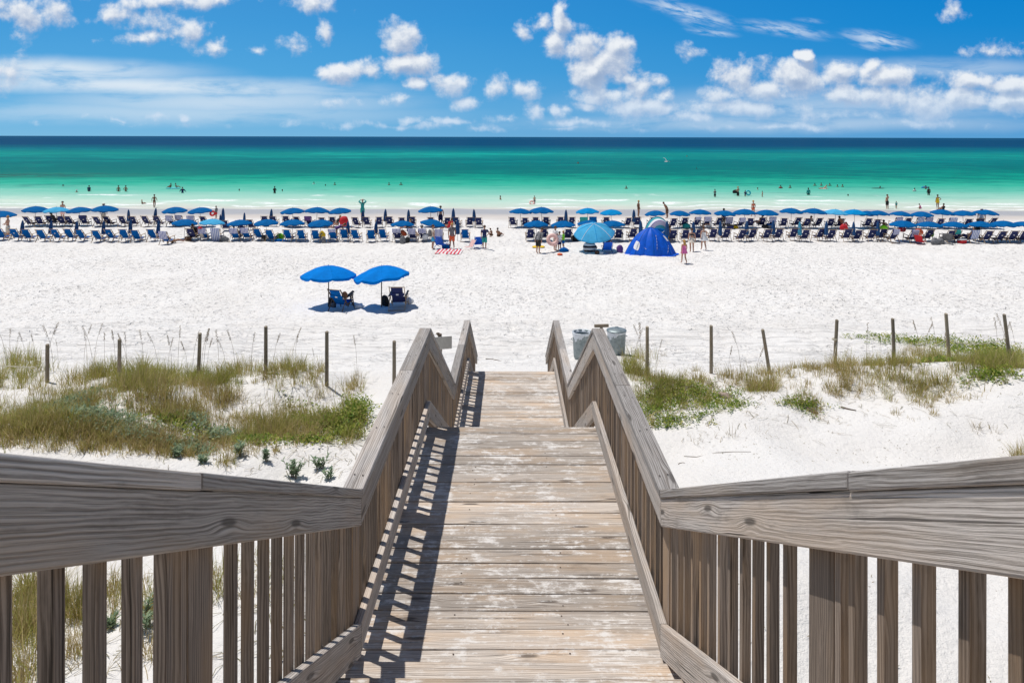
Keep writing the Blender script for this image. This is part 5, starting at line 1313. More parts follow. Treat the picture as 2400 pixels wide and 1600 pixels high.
def body(parent, J, skin, fem=False, fingers=True):
    names, co, rad, ed = [], [], [], []
    def add(n, p, r, link_=None):
        names.append(n); co.append(tuple(p)); rad.append(r if isinstance(r, tuple) else (r, r))
        if link_ is not None: ed.append((link_, len(co) - 1))
        return len(co) - 1
    R = dict(RAD)
    if fem: R['spine'] = (.056, .044); R['chest'] = (.076, .054); R['pelvis'] = (.080, .058); R['sh'] = (.030, .030)
    pel = add('pelvis', J['pelvis'], R['pelvis']); sp = add('spine', J['spine'], R['spine'], pel); ch = add('chest', J['chest'], R['chest'], sp); nk = add('neck', J['neck'], R['neck'], ch)
    h0 = add('h0', J['head0'], R['head0'], nk); h1 = add('h1', J['head1'], R['head1'], h0); h2 = add('h2', J['head2'], R['head2'], h1)
    f = (J['chest'] - J['pelvis']).normalized(); fwd = V3(0, 1, 0) - f * f.y
    fwd = fwd.normalized() if fwd.length > .05 else V3(0, 0, 1)
    add('nose', J['head1'] + fwd * .066 - f * .006, (.009, .012), h1)
    for s, k in ((-1, 'L'), (1, 'R')):
        a = add('sh', J['sh' + k], R['sh'], ch); b = add('el', J['el' + k], R['el'], a); c = add('wr', J['wr' + k], R['wr'], b)
        d = (J['wr' + k] - J['el' + k]).normalized()
        pa = add('palm', J['wr' + k] + d * .035, (.019, .011), c)
        if fingers:
            side = d.cross(fwd); side = side.normalized() if side.length > .05 else V3(1, 0, 0)
            for i, (o, L) in enumerate(((-.013, .040), (-.0045, .046), (.0045, .043), (.013, .034))):
                q = J['wr' + k] + d * .052 + side * o
                m = add('f', q + d * L * .5, .0052, pa); add('f', q + d * L + fwd * .008, .0042, m)
            add('thumb', J['wr' + k] + d * .040 + fwd * .03 * 1.0 + side * .012, .0058, pa)
        hp = add('hip', J['hip' + k], R['hip'], pel); kn = add('kn', J['kn' + k], R['kn'], hp)
        mid = J['kn' + k].lerp(J['an' + k], .33); cf = add('calf', mid + V3(0, -.008, 0), (.033, .033), kn)
        an = add('an', J['an' + k], R['an'], cf); add('to', J['to' + k], R['to'], an)
    me = bpy.data.meshes.new('body'); me.from_pydata(co, ed, []); me.materials.append(M[skin])
    o = link('body', me, parent)
    o.modifiers.new('skin', 'SKIN').use_smooth_shade = True
    sv = me.skin_vertices[0].data
    for i, r in enumerate(rad): sv[i].radius = r
    sv[0].use_root = True
    m = o.modifiers.new('sub', 'SUBSURF'); m.levels = 1; m.render_levels = 1
    return o
def limb(mb, pts, rad, n=10): mb.tube(pts, rad, n)
def wear(parent, J, top=None, bottom=None, hair='hairD', long=False, hat=None, skirt=None, fem=False):
    f = (J['chest'] - J['pelvis']).normalized()
    if top:
        kind, mat_ = top; mb = MB(); k = .88 if fem else 1.0
        if kind in ('shirt', 'rash', 'tank', 'suit', 'bikini'):
            lo = J['pelvis'] - f * (.05 if kind == 'shirt' else .045)
            if kind == 'bikini': mb.tube([J['chest'] - f * .035, J['chest'], J['chest'] + f * .03], [(.086 * k, .064), (.094 * k, .068), (.088 * k, .060)], 14)
            else:
                mb.tube([lo, J['pelvis'], J['spine'], J['chest'], J['chest'] + f * .065, J['neck'] - f * .012], [(.094, .074), (.092, .070), (.084 * k, .063), (.100 * k, .070), (.104 * k, .056), (.046, .040)], 16)
            if kind in ('shirt', 'rash'):
                for s in 'LR':
                    a, b, c = J['sh' + s], J['el' + s], J['wr' + s]
                    e = [a + (J['chest'] - a) * .25, a, a.lerp(b, .62)] + ([b, b.lerp(c, .85)] if kind == 'rash' else [])
                    mb.tube(e, [.046, .044, .042] + ([.032, .025] if kind == 'rash' else []), 10)
        mb.build({'suit': 'swimsuit', 'bikini': 'bikini_top', 'tank': 'tank_top', 'rash': 'rash_guard'}.get(kind, 'shirt'), M[mat_], parent, smooth=True)
    if bottom:
        kind, mat_ = bottom; mb = MB()
        mb.tube([J['pelvis'] + f * .035, J['pelvis'], (J['hipL'] + J['hipR']) / 2 - f * .02], [(.086, .066), (.092, .070), (.090, .066)], 16)
        if kind != 'brief':
            t = {'shorts': .72, 'trunks': .95}[kind]
            for s in 'LR': mb.tube([J['hip' + s] + f * .02, J['hip' + s], J['hip' + s].lerp(J['kn' + s], t)], [.060, .062, .056], 12)
        mb.build('shorts' if kind != 'brief' else 'bikini_bottom', M[mat_], parent, smooth=True)
    if skirt:
        mat_, drop, flare, tops = skirt; mb = MB(); rows = []
        zs = [J['chest'] + f * .02 if tops else J['spine'] - f * .01]
        c0 = zs[0]; c1 = V3(J['pelvis'].x, J['pelvis'].y, J['pelvis'].z - drop)
        for i in range(8):
            t = i / 7; c = c0.lerp(c1, t); r = (.086 if tops else .080) * (1 - .1 * math.sin(PI * min(1, t * 2))) + flare * max(0, t - .25) ** 1.2
            rows.append([c + V3(math.cos(a) * r * (1 + .07 * t * math.sin(6 * a)), math.sin(a) * r * .78 * (1 + .07 * t * math.sin(6 * a)), 0) for a in np.linspace(0, 2 * PI, 25)])
        mb.sheet(rows)
        if tops:
            for s in (-1, 1): mb.tube([J['chest'] + V3(s * .05, .05, .02), J['neck'] + V3(s * .055, 0, -.02), J['chest'] + V3(s * .05, -.055, .02)], .008, 5)
        mb.build('dress' if tops else 'skirt', M[mat_], parent, smooth=True)
    if hair:
        hf = (J['head2'] - J['head0']).normalized(); fw = V3(0, 1, 0) - hf * hf.y; fw = fw.normalized() if fw.length > .05 else V3(0, 0, 1); sd = fw.cross(hf)
        mb = MB(); rows = []
        for q in np.linspace(0, 1, 7):
            r = math.sin(q * PI * .60); z = math.cos(q * PI * .60); row = []
            for a in np.linspace(0, 2 * PI, 17):
                back = .5 - .5 * math.sin(a); ext = 1.0 if back > .3 else .55 + .45 * (1 - q)
                p = J['head1'] + hf * .012 - fw * .006 + sd * (math.cos(a) * r * .061) + fw * (math.sin(a) * r * .066 * (ext if math.sin(a) > 0 else 1)) + hf * (z * .066 if math.sin(a) < .3 or q < .5 else max(z, .22) * .066)
                row.append(p)
            rows.append(row)
        mb.sheet(rows)
        if long:
            b = J['head1'] - fw * .055
            mb.tube([b + hf * .03, b - hf * .03, b - hf * .10 - fw * .012, b - hf * .19 - fw * .008], [(.045, .024), (.056, .026), (.056, .022), (.036, .012)], 10)
        mb.build('hair', M[hair], parent, smooth=True)
    if hat:
        kind, mat_ = hat; hf = (J['head2'] - J['head0']).normalized(); c = J['head1'] + hf * .03; mb = MB()
        br = .115 if kind == 'sun' else .068
        mb.lathe([(br, -.006), (.066, .0), (.064, .03), (.05, .052), (.002, .062)], 18, c=tuple(c))
        if kind == 'cap': mb.tube([c + V3(0, .05, .004), c + V3(0, .12, -.006)], [(.05, .006), (.035, .004)], 8)
        mb.build('hat', M[mat_], parent, smooth=True)
def person(label, p, h, pose, face, skin='skinA', sunk=0.0, fingers=False, fem=False, group=None, **kw):
    root = empty('person', Vector(p) - Vector((0, 0, sunk)), face, h); tag(root, label, 'person', group)
    J = joints(pose); body(root, J, skin, fem, fingers); wear(root, J, fem=fem, **kw)
    return root
def at(x, y, s=0.0): return gpt(x, y, s)
FWD, BACK, LEFT, RIGHT = 0.0, PI, PI / 2, -PI / 2
# people between the boardwalk and the rows
person('girl with long blond hair in a pink sundress walking towards the sea', at(1604, 618), 1.42, 'walk', .25, 'skinA', fingers=True, fem=True, skirt=('pink', .10, .10, True), hair='hairL', long=True)
person('woman in black bikini top and ivory skirt walking away beside the white dress', at(1622, 587.5), 1.62, 'stand', -.1, 'skinA', fingers=True, fem=True, top=('bikini', 'black'), skirt=('ivory', .12, .13, False), hair='hairB')
person('woman in a flared white dress walking away, hair up', at(1650, 586), 1.62, 'walk', .1, 'skinA', fingers=True, fem=True, skirt=('white', .12, .16, True), hair='hairB')
person('man in grey rash guard and black shorts standing left of the children', at(1262, 592), 1.74, 'lean', -.7, 'skinA', fingers=True, top=('rash', 'grey'), bottom=('trunks', 'black'), hair='hairB')
person('woman in pale top bending over a pink float beside children', at(1302, 587.5), 1.66, 'hold', -1.0, 'skinA', fingers=True, fem=True, top=('shirt', 'white'), bottom=('shorts', 'ivory'), hair='hairB')
person('child in a white shirt between the woman and the yellow shirted child', at(1312, 588), 1.30, 'stand', .5, 'skinA', fingers=True, top=('shirt', 'white'), bottom=('shorts', 'navy'), hair='hairD')
person('child in a bright yellow green shirt and blue shorts', at(1321, 585), 1.28, 'hold', 1.2, 'skinA', fingers=True, top=('rash', 'lime'), bottom=('shorts', 'royal'), hair='hairL')
person('man with a dark backpack and light blue shorts beside the striped blanket', at(1015, 585), 1.68, 'stand', -1.2, 'skinA', fingers=True, top=('shirt', 'ivory'), bottom=('shorts', 'umbsky'), hair='hairB')
bp = at(1015, 585); backpack('dark grey backpack worn by the man in light blue shorts', bp + Vector((-.20, -.02, .88)), .46, 'grey', -1.2 + PI, 0.0, 'black')
person('person in orange shorts draped in a grey towel behind the striped blanket', at(1060, 582), 1.74, 'walk', .3, 'skinB', fingers=True, top=('shirt', 'grey'), bottom=('trunks', 'orange'), hair='hairL')
person('boy in navy shirt and teal shorts standing hands on hips', at(1136, 586), 1.60, 'akimboR', -.2, 'skinA', fingers=True, top=('shirt', 'navy'), bottom=('trunks', 'teal'), hair='hairB')
person('tanned child digging on the sand, left of the sitting pair', at(1154, 555), 1.15, 'crouch', 1.0, 'skinB', hair='hairB', bottom=('shorts', 'brown'))
person('tanned child sitting upright on the sand, right of the sitting pair', at(1168, 553), 1.30, 'sit', -.6, 'skinB', hair='hairD', bottom=('shorts', 'brown'))
person('person with long brown hair in the blue chair under the sky blue umbrella', at(1424, 590) + Vector((0, 0, .04)), 1.70, 'chairsit', .05, 'skinB', fem=True, hair='hairB', long=True, top=('suit', 'brown'))
person('shirtless man sitting on a chair to the right of the striped shade', at(1563, 562) + Vector((0, 0, .15)), 1.72, 'chairsit', .5, 'skinA', hair='hairB', bottom=('trunks', 'navy'))
person('older man holding a pale towel at the far left edge', at(19, 562), 1.72, 'hold', 2.6, 'skinA', hair='hairL', bottom=('trunks', 'ivory'), top=None)
person('tanned person stretched out on the sand left of the front umbrellas', at(404, 572), 1.68, 'lounge', -1.0, 'skinB', hair='hairB', bottom=('brief', 'brown'))
person('person in red hat sitting below the sky blue front umbrella', at(474, 566) + Vector((0, 0, .05)), 1.66, 'chairsit', 0, 'skinA', fem=True, hair='hairL', hat=('sun', 'red'), top=('tank', 'ivory'))
person('dark haired person sitting under the leftmost front umbrella of the group', at(455, 566) + Vector((.1, .1, .15)), 1.72, 'chairsit', -.3, 'skinB', hair='hairD', top=('shirt', 'black'))
person('person sitting between the striped towel pair, left', at(551, 565) + Vector((0, .1, .12)), 1.70, 'chairsit', 0, 'skinB', hair='hairD', bottom=('trunks', 'navy'))
person('person bending forward under the left front umbrellas near yellow towel', at(789, 563), 1.66, 'bend', -1.2, 'skinB', hair='hairB', top=('suit', 'purple'), fem=True)
person('person in grey hat sitting behind the white beach bag', at(990, 565) + Vector((0, .1, .12)), 1.70, 'chairsit', 0, 'skinA', hair='hairB', hat=('sun', 'grey'), top=('shirt', 'white'))
person('person in white shirt sitting under the middle front umbrella', at(965, 562) + Vector((0, 0, .12)), 1.70, 'chairsit', -.4, 'skinA', hair='hairB', top=('shirt', 'white'))
person('brown haired person sitting up in the back row above orange bundle', at(955, 540), 1.68, 'chairsit', 1.2, 'skinA', fem=True, hair='hairB', top=('suit', 'black'))
person('shirtless man in navy trunks standing by the lone back row umbrella', at(1033, 530), 1.78, 'stand', .2, 'skinA', hair='hairB', bottom=('trunks', 'navy'))
person('person in a patterned red top sitting behind the towel draped person', at(1052, 540), 1.70, 'chairsit', 1.0, 'skinB', hair='hairB', top=('shirt', 'red'))
person('person in teal long sleeves with raised arms by the water', at(850, 512), 1.86, 'armsup', .2, 'skinA', top=('rash', 'teal'), bottom=('trunks', 'teal'), hair='hairB', hat=('cap', 'ivory'))
person('child holding a red float at the edge of the water', at(507, 514), 1.25, 'stand', 1.4, 'skinA', hair='hairB', top=('rash', 'grey'), bottom=('shorts', 'red'))
person('blond seated woman in dark swimsuit behind left umbrellas', at(791, 536), 1.68, 'chairsit', 2.6, 'skinA', fem=True, hair='hairL', top=('suit', 'black'))
person('person reclining under the pale left back umbrella', at(127, 533) + Vector((0, .1, .15)), 1.68, 'chairsit', -.4, 'skinC', hair='hairD', top=('shirt', 'black'))
person('person standing behind the fourth left back umbrella', at(243, 527), 1.85, 'stand', .3, 'skinA', hair='hairB', hat=('cap', 'ivory'), bottom=('trunks', 'ivory'))
person('person with sunglasses standing behind pale left back umbrella', at(147, 517), 1.75, 'stand', BACK, 'skinA', hair='hairD', bottom=('trunks', 'palepink'))
person('slim woman in a brown swimsuit standing near the water right of walkway', at(1497, 508), 1.72, 'stand', -1.3, 'skinB', fem=True, hair='hairL', top=('suit', 'brown'))
person('man leaning forward between two right back umbrellas', at(1564, 511), 1.70, 'lean', .9, 'skinB', hair='hairB', bottom=('trunks', 'brown'))
person('sunburnt woman walking behind the right back row umbrellas', at(1766, 508), 1.72, 'walk', .2, 'skinA', fem=True, hair='hairL', top=('bikini', 'orange'), bottom=('brief', 'orange'))
person('person in white sitting at the back row beside striped towels', at(1665, 534), 1.60, 'sit', 1.2, 'skinA', hair='hairL', top=('shirt', 'white'), bottom=('shorts', 'white'))
person('person standing in dark swimsuit between right back row chairs', at(1697, 531), 1.65, 'stand', .5, 'skinC', fem=True, hair='hairD', top=('suit', 'purple'))
person('person in black lying back on a back row chair at right', at(1780, 533) + Vector((0, 0, .12)), 1.66, 'chairsit', .8, 'skinA', hair='hairD', top=('shirt', 'black'))
person('tanned person on a back row chair above the red bag', at(1974, 534) + Vector((0, 0, .1)), 1.70, 'chairsit', -1.1, 'skinB', hair='hairD', bottom=('trunks', 'red'))
person('two-tone dressed person sitting near the right back umbrella poles', at(1900, 532) + Vector((0, .3, .0)), 1.66, 'chairsit', .2, 'skinB', hair='hairB', top=('shirt', 'ivory'))
person('person in white shirt and white cap standing under right umbrellas', at(2301, 533), 1.80, 'lean', -.6, 'skinA', hair='hairB', hat=('cap', 'white'), top=('shirt', 'white'), bottom=('trunks', 'grey'))
person('dark skinned person standing behind right front umbrella chairs', at(2292, 561), 1.66, 'walk', -.4, 'skinC', hair='hairD', top=('suit', 'black'))
person('person lying on a patterned towel chair near the red cooler', at(2272, 566) + Vector((0, 0, .13)), 1.70, 'chairsit', 1.0, 'skinB', hair='hairD', bottom=('trunks', 'navy'))
person('person with crossed knees lounging behind last right folded umbrella', at(2073, 533) + Vector((0, 0, .06)), 1.70, 'lounge', -.6, 'skinB', hair='hairD', bottom=('brief', 'lime'))
# at the water's edge
person('man in dark trunks standing at the water line shading his eyes', at(2080, 488.5), 1.80, 'shade', .3, 'skinA', hair='hairB', bottom=('trunks', 'black'))
person('small child in a dark green top at the water line', at(2101, 488.5), .98, 'stand', .2, 'skinA', hair='hairD', top=('shirt', 'teal'))
person('child in pink crouching at the water line', at(2159, 489), 1.20, 'crouch', .9, 'skinB', fem=True, hair='hairD', top=('suit', 'pink'))
person('woman in a mustard yellow swim dress, hand on hip, at the water line', at(2198, 487), 1.76, 'akimboR', .1, 'skinB', fem=True, hair='hairD', skirt=('yellow', .10, .06, True))
person('dark haired person sitting on the wet sand behind right umbrellas', at(2211, 493), 1.70, 'sit', .2, 'skinB', hair='hairD', top=('suit', 'black'))
person('woman in a brown bikini walking in the shallows at left', sea_pt(362, 490, -.1), 1.66, 'walk', .2, 'skinB', fem=True, hair='hairD', top=('bikini', 'brown'), bottom=('brief', 'brown'))
person('brown wet child sitting in the shallow wash at left', sea_pt(334, 482.5, -.1), 1.25, 'sit', -1.2, 'skinB', hair='hairL', top=('suit', 'brown'))
person('small child with a pale float standing in shallows near centre', sea_pt(1253, 481, -.08), 1.20, 'stand', .2, 'skinA', hair='hairD', bottom=('shorts', 'grey'))
# in the sea: x, y of the water line at the body, depth sunk, pose
def swim(label, x, y, h, sunk, pose='stand', face=0.0, skin='skinB', **kw):
    person(label, sea_pt(x, y), h, pose, face, skin, sunk=sunk, group='bathers in the sea', **kw)
swim('bather waist deep in a dark top, left of the two wading men', 209, 451, 1.7, .75, 'stand', 0, 'skinB', hair='hairD', top=('shirt', 'navy'))
swim('wading man, left of the two standing close together', 278, 451, 1.75, .8, 'stand', .2, 'skinB', hair='hairD')
swim('wading man, right of the two standing close together', 295, 451, 1.75, .8, 'akimbo', -.2, 'skinB', hair='hairD')
swim('bather beside the teal float in dark blue shirt with arm raised', 428, 454, 1.75, .85, 'out', 0, 'skinA', hair='hairD', top=('rash', 'navy'))
swim('person riding the left end of the teal float', 400, 443, 1.6, .0, 'sit', 1.2, 'skinB', hair='hairD')
swim('person riding the right end of the teal float', 413, 443, 1.6, .0, 'sit', -1.2, 'skinB', hair='hairD')
swim('pair-less swimmer at far left with head above water', 148, 440, 1.7, 1.32, 'out', 0, 'skinB', hair='hairD')
swim('bather in white cap low in water at left', 180, 453, 1.7, 1.30, 'out', 0, 'skinA', hair=None, hat=('cap', 'white'))
swim('swimmer whose head shows between teal float and dark wader', 561, 449, 1.7, 1.38, 'stand', 0, 'skinB', hair='hairD')
swim('dark wader standing hip deep before breaking foam', 644, 455, 1.75, .65, 'hold', 0, 'skinC', hair='hairD', top=('suit', 'black'))
swim('swimmer head just right of the dark wader', 662, 450, 1.7, 1.38, 'stand', 0, 'skinB', hair='hairD')
swim('swimmer in a white top further out at left', 736, 433, 1.7, 1.28, 'out', 0, 'skinA', hair='hairD', top=('shirt', 'white'))
swim('distant swimmer head left of the grey one', 763, 437, 1.7, 1.38, 'stand', 0, 'skinB', hair='hairD')
swim('distant chest deep bather right of two heads at left', 785, 435, 1.7, 1.2, 'stand', 0, 'skinB', hair='hairD')
swim('bather far out, left of the pair above the boardwalk', 912, 435, 1.7, 1.2, 'stand', .3, 'skinB', hair='hairB')
swim('bather far out, right of the pair above the boardwalk', 940, 435, 1.7, 1.15, 'out', 0, 'skinB', hair='hairD')
swim('swimmer with arms on a board in the pale shallows', 1173, 468, 1.6, 1.05, 'hold', -1.2, 'skinB', hair='hairD')
swim('pair of shoulders wading far out beyond the sky blue umbrella', 1468, 442, 1.7, 1.2, 'out', .4, 'skinB', hair='hairB')
swim('boy knee deep in the sea right of centre', 1676, 461, 1.45, .30, 'hold', .2, 'skinB', hair='hairD', top=('tank', 'grey'), bottom=('shorts', 'black'))
swim('large shirtless man knee deep carrying a black box float', 1730, 458, 1.85, .45, 'hold', .4, 'skinA', hair='hairL', bottom=('trunks', 'black'))
swim('child holding an aqua ring in the shallows', 1747, 459, 1.25, .35, 'hold', -.6, 'skinB', hair='hairD', top=('suit', 'navy'))
swim('small child thigh deep, alone right of the aqua ring', 1787, 460, 1.2, .35, 'stand', .9, 'skinA', hair='hairD')
swim('swimmer up to the neck above the small child', 1776, 443, 1.7, 1.35, 'stand', 0, 'skinA', hair='hairB')
swim('bather in red top, left of the far right cluster', 1830, 440, 1.7, 1.15, 'out', 0, 'skinB', hair='hairD', top=('shirt', 'red'))
swim('bather on a dark float, second in the far right cluster', 1852, 439, 1.7, 1.2, 'out', .4, 'skinB', hair='hairB')
swim('person in a dark green rash guard standing waist deep', 1895, 455, 1.75, .7, 'stand', 0, 'skinC', hair='hairD', top=('rash', 'teal'), bottom=('trunks', 'black'))
swim('bather chest deep, left of three at far right', 1910, 434, 1.7, 1.2, 'out', 0, 'skinB', hair='hairD')
swim('bather chest deep, middle of three at far right', 1925, 434, 1.7, 1.15, 'stand', 0, 'skinA', hair='hairB')
swim('bather chest deep, right of three at far right', 1945, 434, 1.7, 1.2, 'out', 0, 'skinB', hair='hairD')
swim('person lying on a pale pink float in the far right cluster', 1931, 441, 1.7, .05, 'lounge', 1.5, 'skinA', hair='hairB')
swim('swimmer head, left of two right of the pink float', 1963, 436, 1.7, 1.32, 'out', 0, 'skinB', hair='hairD')
swim('swimmer, right of two right of the pink float', 1975, 436, 1.7, 1.25, 'stand', 0, 'skinB', hair='hairB')
swim('lone head in the shallows below the far right cluster', 1988, 458, 1.7, 1.40, 'stand', 0, 'skinB', hair='hairD')
swim('surfer sitting on a dark board far right', 2062, 439, 1.7, .55, 'sit', 1.4, 'skinB', hair='hairD', top=('rash', 'black'))
swim('bather with a white shirt waist deep near far right', 2144, 448, 1.7, 1.05, 'out', .3, 'skinA', hair='hairD', top=('shirt', 'white'))
swim('bather beside the blue tube float at far right', 2170, 441, 1.7, 1.1, 'armsup', 0, 'skinB', hair='hairD')
swim('woman in a long black swimsuit wading at far right', 2177, 456, 1.75, .45, 'stand', 0, 'skinC', fem=True, hair='hairD', skirt=('black', .06, .05, True))
swim('person in an orange life vest floating beyond the sandbar, left', 1355, 383, 1.75, 1.15, 'out', 0, 'skinB', hair='hairB', top=('tank', 'orange'))
swim('person in an orange life vest farthest out in the teal band', 1610, 366, 1.75, 1.15, 'out', 0, 'skinB', hair='hairB', top=('tank', 'orange'))
# floats
def ringfloat(label, p, R_, r_, mat_, rot):
    mb = MB(); mb.sheet([[Vector(((R_ + r_ * math.cos(u)) * math.cos(t), (R_ + r_ * math.cos(u)) * math.sin(t), r_ * math.sin(u))) for t in np.linspace(0, 2 * PI, 29)] for u in np.linspace(0, 2 * PI, 11)])
    o = mb.build('swim_ring', M[mat_], None, smooth=True); o.location = p; o.rotation_euler = rot; tag(o, label, 'swim ring')
ringfloat('pale pink inflatable ring held by the bending woman', at(1295, 587.5) + Vector((0, -.25, .78)), .29, .13, 'palepink', (1.2, .3, 0))
ringfloat('aqua swim ring held by a child in the shallows', sea_pt(1754, 458) + Vector((0, 0, .45)), .30, .11, 'aqua', (1.3, .2, 0))
ringfloat('red swim float carried by the child at the water edge', at(502, 514) + Vector((-.12, -.05, .52)), .20, .09, 'red', (1.2, .4, 0))
ringfloat('pale pink float beside the small child in the shallows', sea_pt(1247, 480) + Vector((0, 0, .25)), .26, .10, 'palepink', (.8, .2, 0))
blob('inflatable_raft', 'long teal inflatable raft carrying two people in the sea', 'raft', sea_pt(406, 444.5, -.06), .5, 'aqua', (2.3, 1.0, .22), 33, lump=.12)
blob('box_float', 'black box float carried by the large wading man', 'float', sea_pt(1724, 456) + Vector((0, 0, .25)), .42, 'black', (1.1, .5, .75), 34, lump=.15)
blob('inflatable_raft', 'pale pink float under the lying person at far right', 'raft', sea_pt(1931, 442, -.08), .45, 'palepink', (1.7, 1, .25), 35, lump=.12)
blob('tube_float', 'blue tube float beside a bather at far right', 'float', sea_pt(2168, 440, -.1), .4, 'umbcyan', (1.5, .7, .6), 36, lump=.12)
blob('surfboard', 'dark surfboard under the sitting surfer at far right', 'surfboard', sea_pt(2058, 440, -.03), .5, 'black', (2.2, .5, .12), 37, lump=.05)
# birds
def gull(label, p, span, yaw, roll, mat_='gull', flap=.5):
    root = empty('seabird', p, 0); root.rotation_euler = (0, roll, yaw); tag(root, label, 'bird')
    mb = MB(); s = span
    mb.tube([(0, -.24 * s, .01 * s), (0, -.15 * s, .0), (0, 0, 0), (0, .14 * s, .01 * s), (0, .19 * s, .03 * s), (0, .23 * s, .035 * s), (0, .27 * s, .03 * s)], [.008 * s, .03 * s, .055 * s, .04 * s, .03 * s, .028 * s, .006 * s], 10)
    mb.sheet([[Vector((x * .05 * s, -.17 * s, 0)) for x in (-1, 0, 1)], [Vector((x * .08 * s, -.30 * s, .01 * s)) for x in (-1, 0, 1)]])
    mb.build('body', M[mat_], root, smooth=True)
    for sd in (-1, 1):
        w_ = MB(); rows = []
        for t in np.linspace(0, 1, 7):
            z = flap * s * (math.sin(t * 2.0) * .30); ch = .11 * s * (1 - t ** 1.6) + .012 * s; x = sd * s * .5 * t; sw = -.10 * s * t * t + .05 * s * math.sin(PI * t)
            rows.append([Vector((x, sw + ch * .5, z)), Vector((x, sw, z + .012 * s)), Vector((x, sw - ch * .5, z))])
        w_.sheet(rows); w_.build('wing', M['grey' if sd > 0 and mat_ == 'gull' else mat_], root, smooth=True, solid=.012 * s)
    return root
gull('white gull flying low over the green water with raised wings', Vector(((1562 - 1200) / F * 62, 62, EYE - (378 - 321) / F * 62)), .85, -.9, .5, 'gull', .7)
gull('small dark bird gliding far out over the water', Vector(((1632 - 1200) / F * 90, 90, EYE - (394 - 321) / F * 90)), .55, .2, 1.2, 'black', .8)
# ------------------------------------------------------------------ light, sky, camera
SUN = Vector((-.31, .15, 1.0)).normalized()
sl = bpy.data.lights.new('sun', 'SUN'); sl.energy = 3.8; sl.angle = math.radians(.5); sl.color = (1.0, .965, .91)
so = bpy.data.objects.new('sun', sl); COL.objects.link(so); so.location = (0, 0, 60)
so.rotation_euler = SUN.to_track_quat('Z', 'Y').to_euler()
w = bpy.data.worlds.new('World'); S.world = w; w.use_nodes = True
nt = NT(w.node_tree); bg = nt.n['Background']
sky = nt.node('ShaderNodeTexSky', sky_type='NISHITA'); sky.sun_disc = False
sky.sun_elevation = math.asin(SUN.z); sky.sun_rotation = math.atan2(SUN.x, SUN.y)
sky.air_density = 1.0; sky.dust_density = .3; sky.ozone_density = 2.5
dirv = nt.node('ShaderNodeTexCoord').outputs['Generated']
dx, dy, dz = nt.sep(dirv)
dyc = nt.math('MAXIMUM', dy, .12)
U = nt.math('DIVIDE', dx, dyc); V = nt.math('DIVIDE', dz, dyc)
def px(x): return (x - 1200) / F
def pv(y): return (321 - y) / F
# (photo x, y, radius x, radius y, strength)  - clouds by the direction they stand in
PUFF = [(330, 96, 110, 30, .8), (444, 70, 58, 48, .8), (505, 108, 48, 30, .7), (258, 32, 60, 44, .75), (410, 4, 190, 26, .75), (735, 6, 80, 36, .9), (760, 72, 28, 56, .85), (360, 60, 90, 40, .5),
        (685, 106, 60, 36, .6), (600, 124, 50, 22, .55), (940, 88, 66, 52, 1.05), (955, 150, 92, 38, 1.1), (800, 172, 58, 34, .95), (870, 165, 60, 26, .8), (50, 36, 130, 54, .8),
        (977, 205, 30, 22, .95), (1071, 203, 60, 36, .85), (1163, 205, 42, 48, .85), (1096, 242, 46, 18, .75), (377, 276, 36, 16, .75), (204, 278, 24, 12, .65), (436, 278, 18, 10, .7), (270, 284, 60, 10, .5),
        (960, 275, 44, 18, .75), (1183, 276, 36, 16, .75), (1060, 284, 60, 12, .6), (20, 178, 80, 46, .7), (560, 228, 60, 12, .35), (780, 240, 80, 16, .45), (930, 232, 60, 14, .5),
        (1317, 40, 28, 60, .8), (1266, 52, 30, 36, .7), (1302, 97, 50, 40, .85), (1373, 112, 60, 48, 1.05), (1446, 112, 56, 46, 1), (1400, 165, 92, 60, 1.2), (1465, 186, 48, 24, .9), (1420, 140, 80, 70, .9),
        (1240, 214, 54, 34, .85), (1252, 262, 30, 30, .85), (1317, 262, 34, 24, .8), (1400, 228, 100, 36, .95), (1506, 206, 70, 42, .85), (1562, 226, 44, 30, .8), (1496, 252, 130, 28, .95), (1372, 250, 70, 24, .85),
        (1225, 70, 30, 32, .6), (1883, 133, 26, 22, 1.35), (1850, 176, 78, 52, 1.15), (1735, 180, 84, 52, 1), (1802, 206, 112, 36, 1.1), (1760, 250, 190, 34, .8), (1685, 224, 80, 30, .8),
        (1975, 166, 60, 36, .85), (2047, 156, 34, 30, .85), (2095, 178, 84, 34, .85), (1985, 224, 66, 34, .95), (2036, 222, 46, 28, .9), (2165, 243, 72, 52, 1.25), (2270, 236, 100, 34, 1.05), (2370, 240, 90, 40, 1.1),
        (2375, 200, 90, 28, 1), (2285, 184, 90, 28, .75), (2110, 236, 90, 44, .8), (1960, 268, 220, 22, .55), (2240, 18, 42, 44, .7), (2300, 118, 90, 28, .55), (1608, 118, 50, 26, .55), (1390, 60, 60, 24, .4),
        (1640, 276, 140, 16, .6), (1340, 287, 160, 16, .7), (2150, 287, 220, 14, .5), (1300, 301, 320, 10, .45), (900, 294, 240, 12, .45), (300, 292, 240, 10, .35), (1800, 298, 300, 10, .5)]
CIRR = [((1480, -6), (1740, 58), 22, .95), ((1600, 66), (1740, 82), 10, .7), ((1720, 52), (1960, 86), 20, .8), ((1960, 76), (2150, 104), 20, .9), ((1990, 100), (2080, 112), 10, .5), ((1860, 44), (1940, 50), 7, .5), ((1560, 20), (1700, 70), 22, .6)]
VEIL = [((-300, 160), (520, 176), 34, 1.0), ((-300, 190), (960, 216), 30, 1.0), ((0, 206), (980, 222), 20, .8), ((0, 244), (1040, 240), 40, .7), ((-300, 262), (1100, 270), 34, .55), ((1850, 152), (2600, 160), 26, .5), ((1100, 290), (2600, 285), 26, .5), ((1300, 250), (2600, 245), 50, .45)]
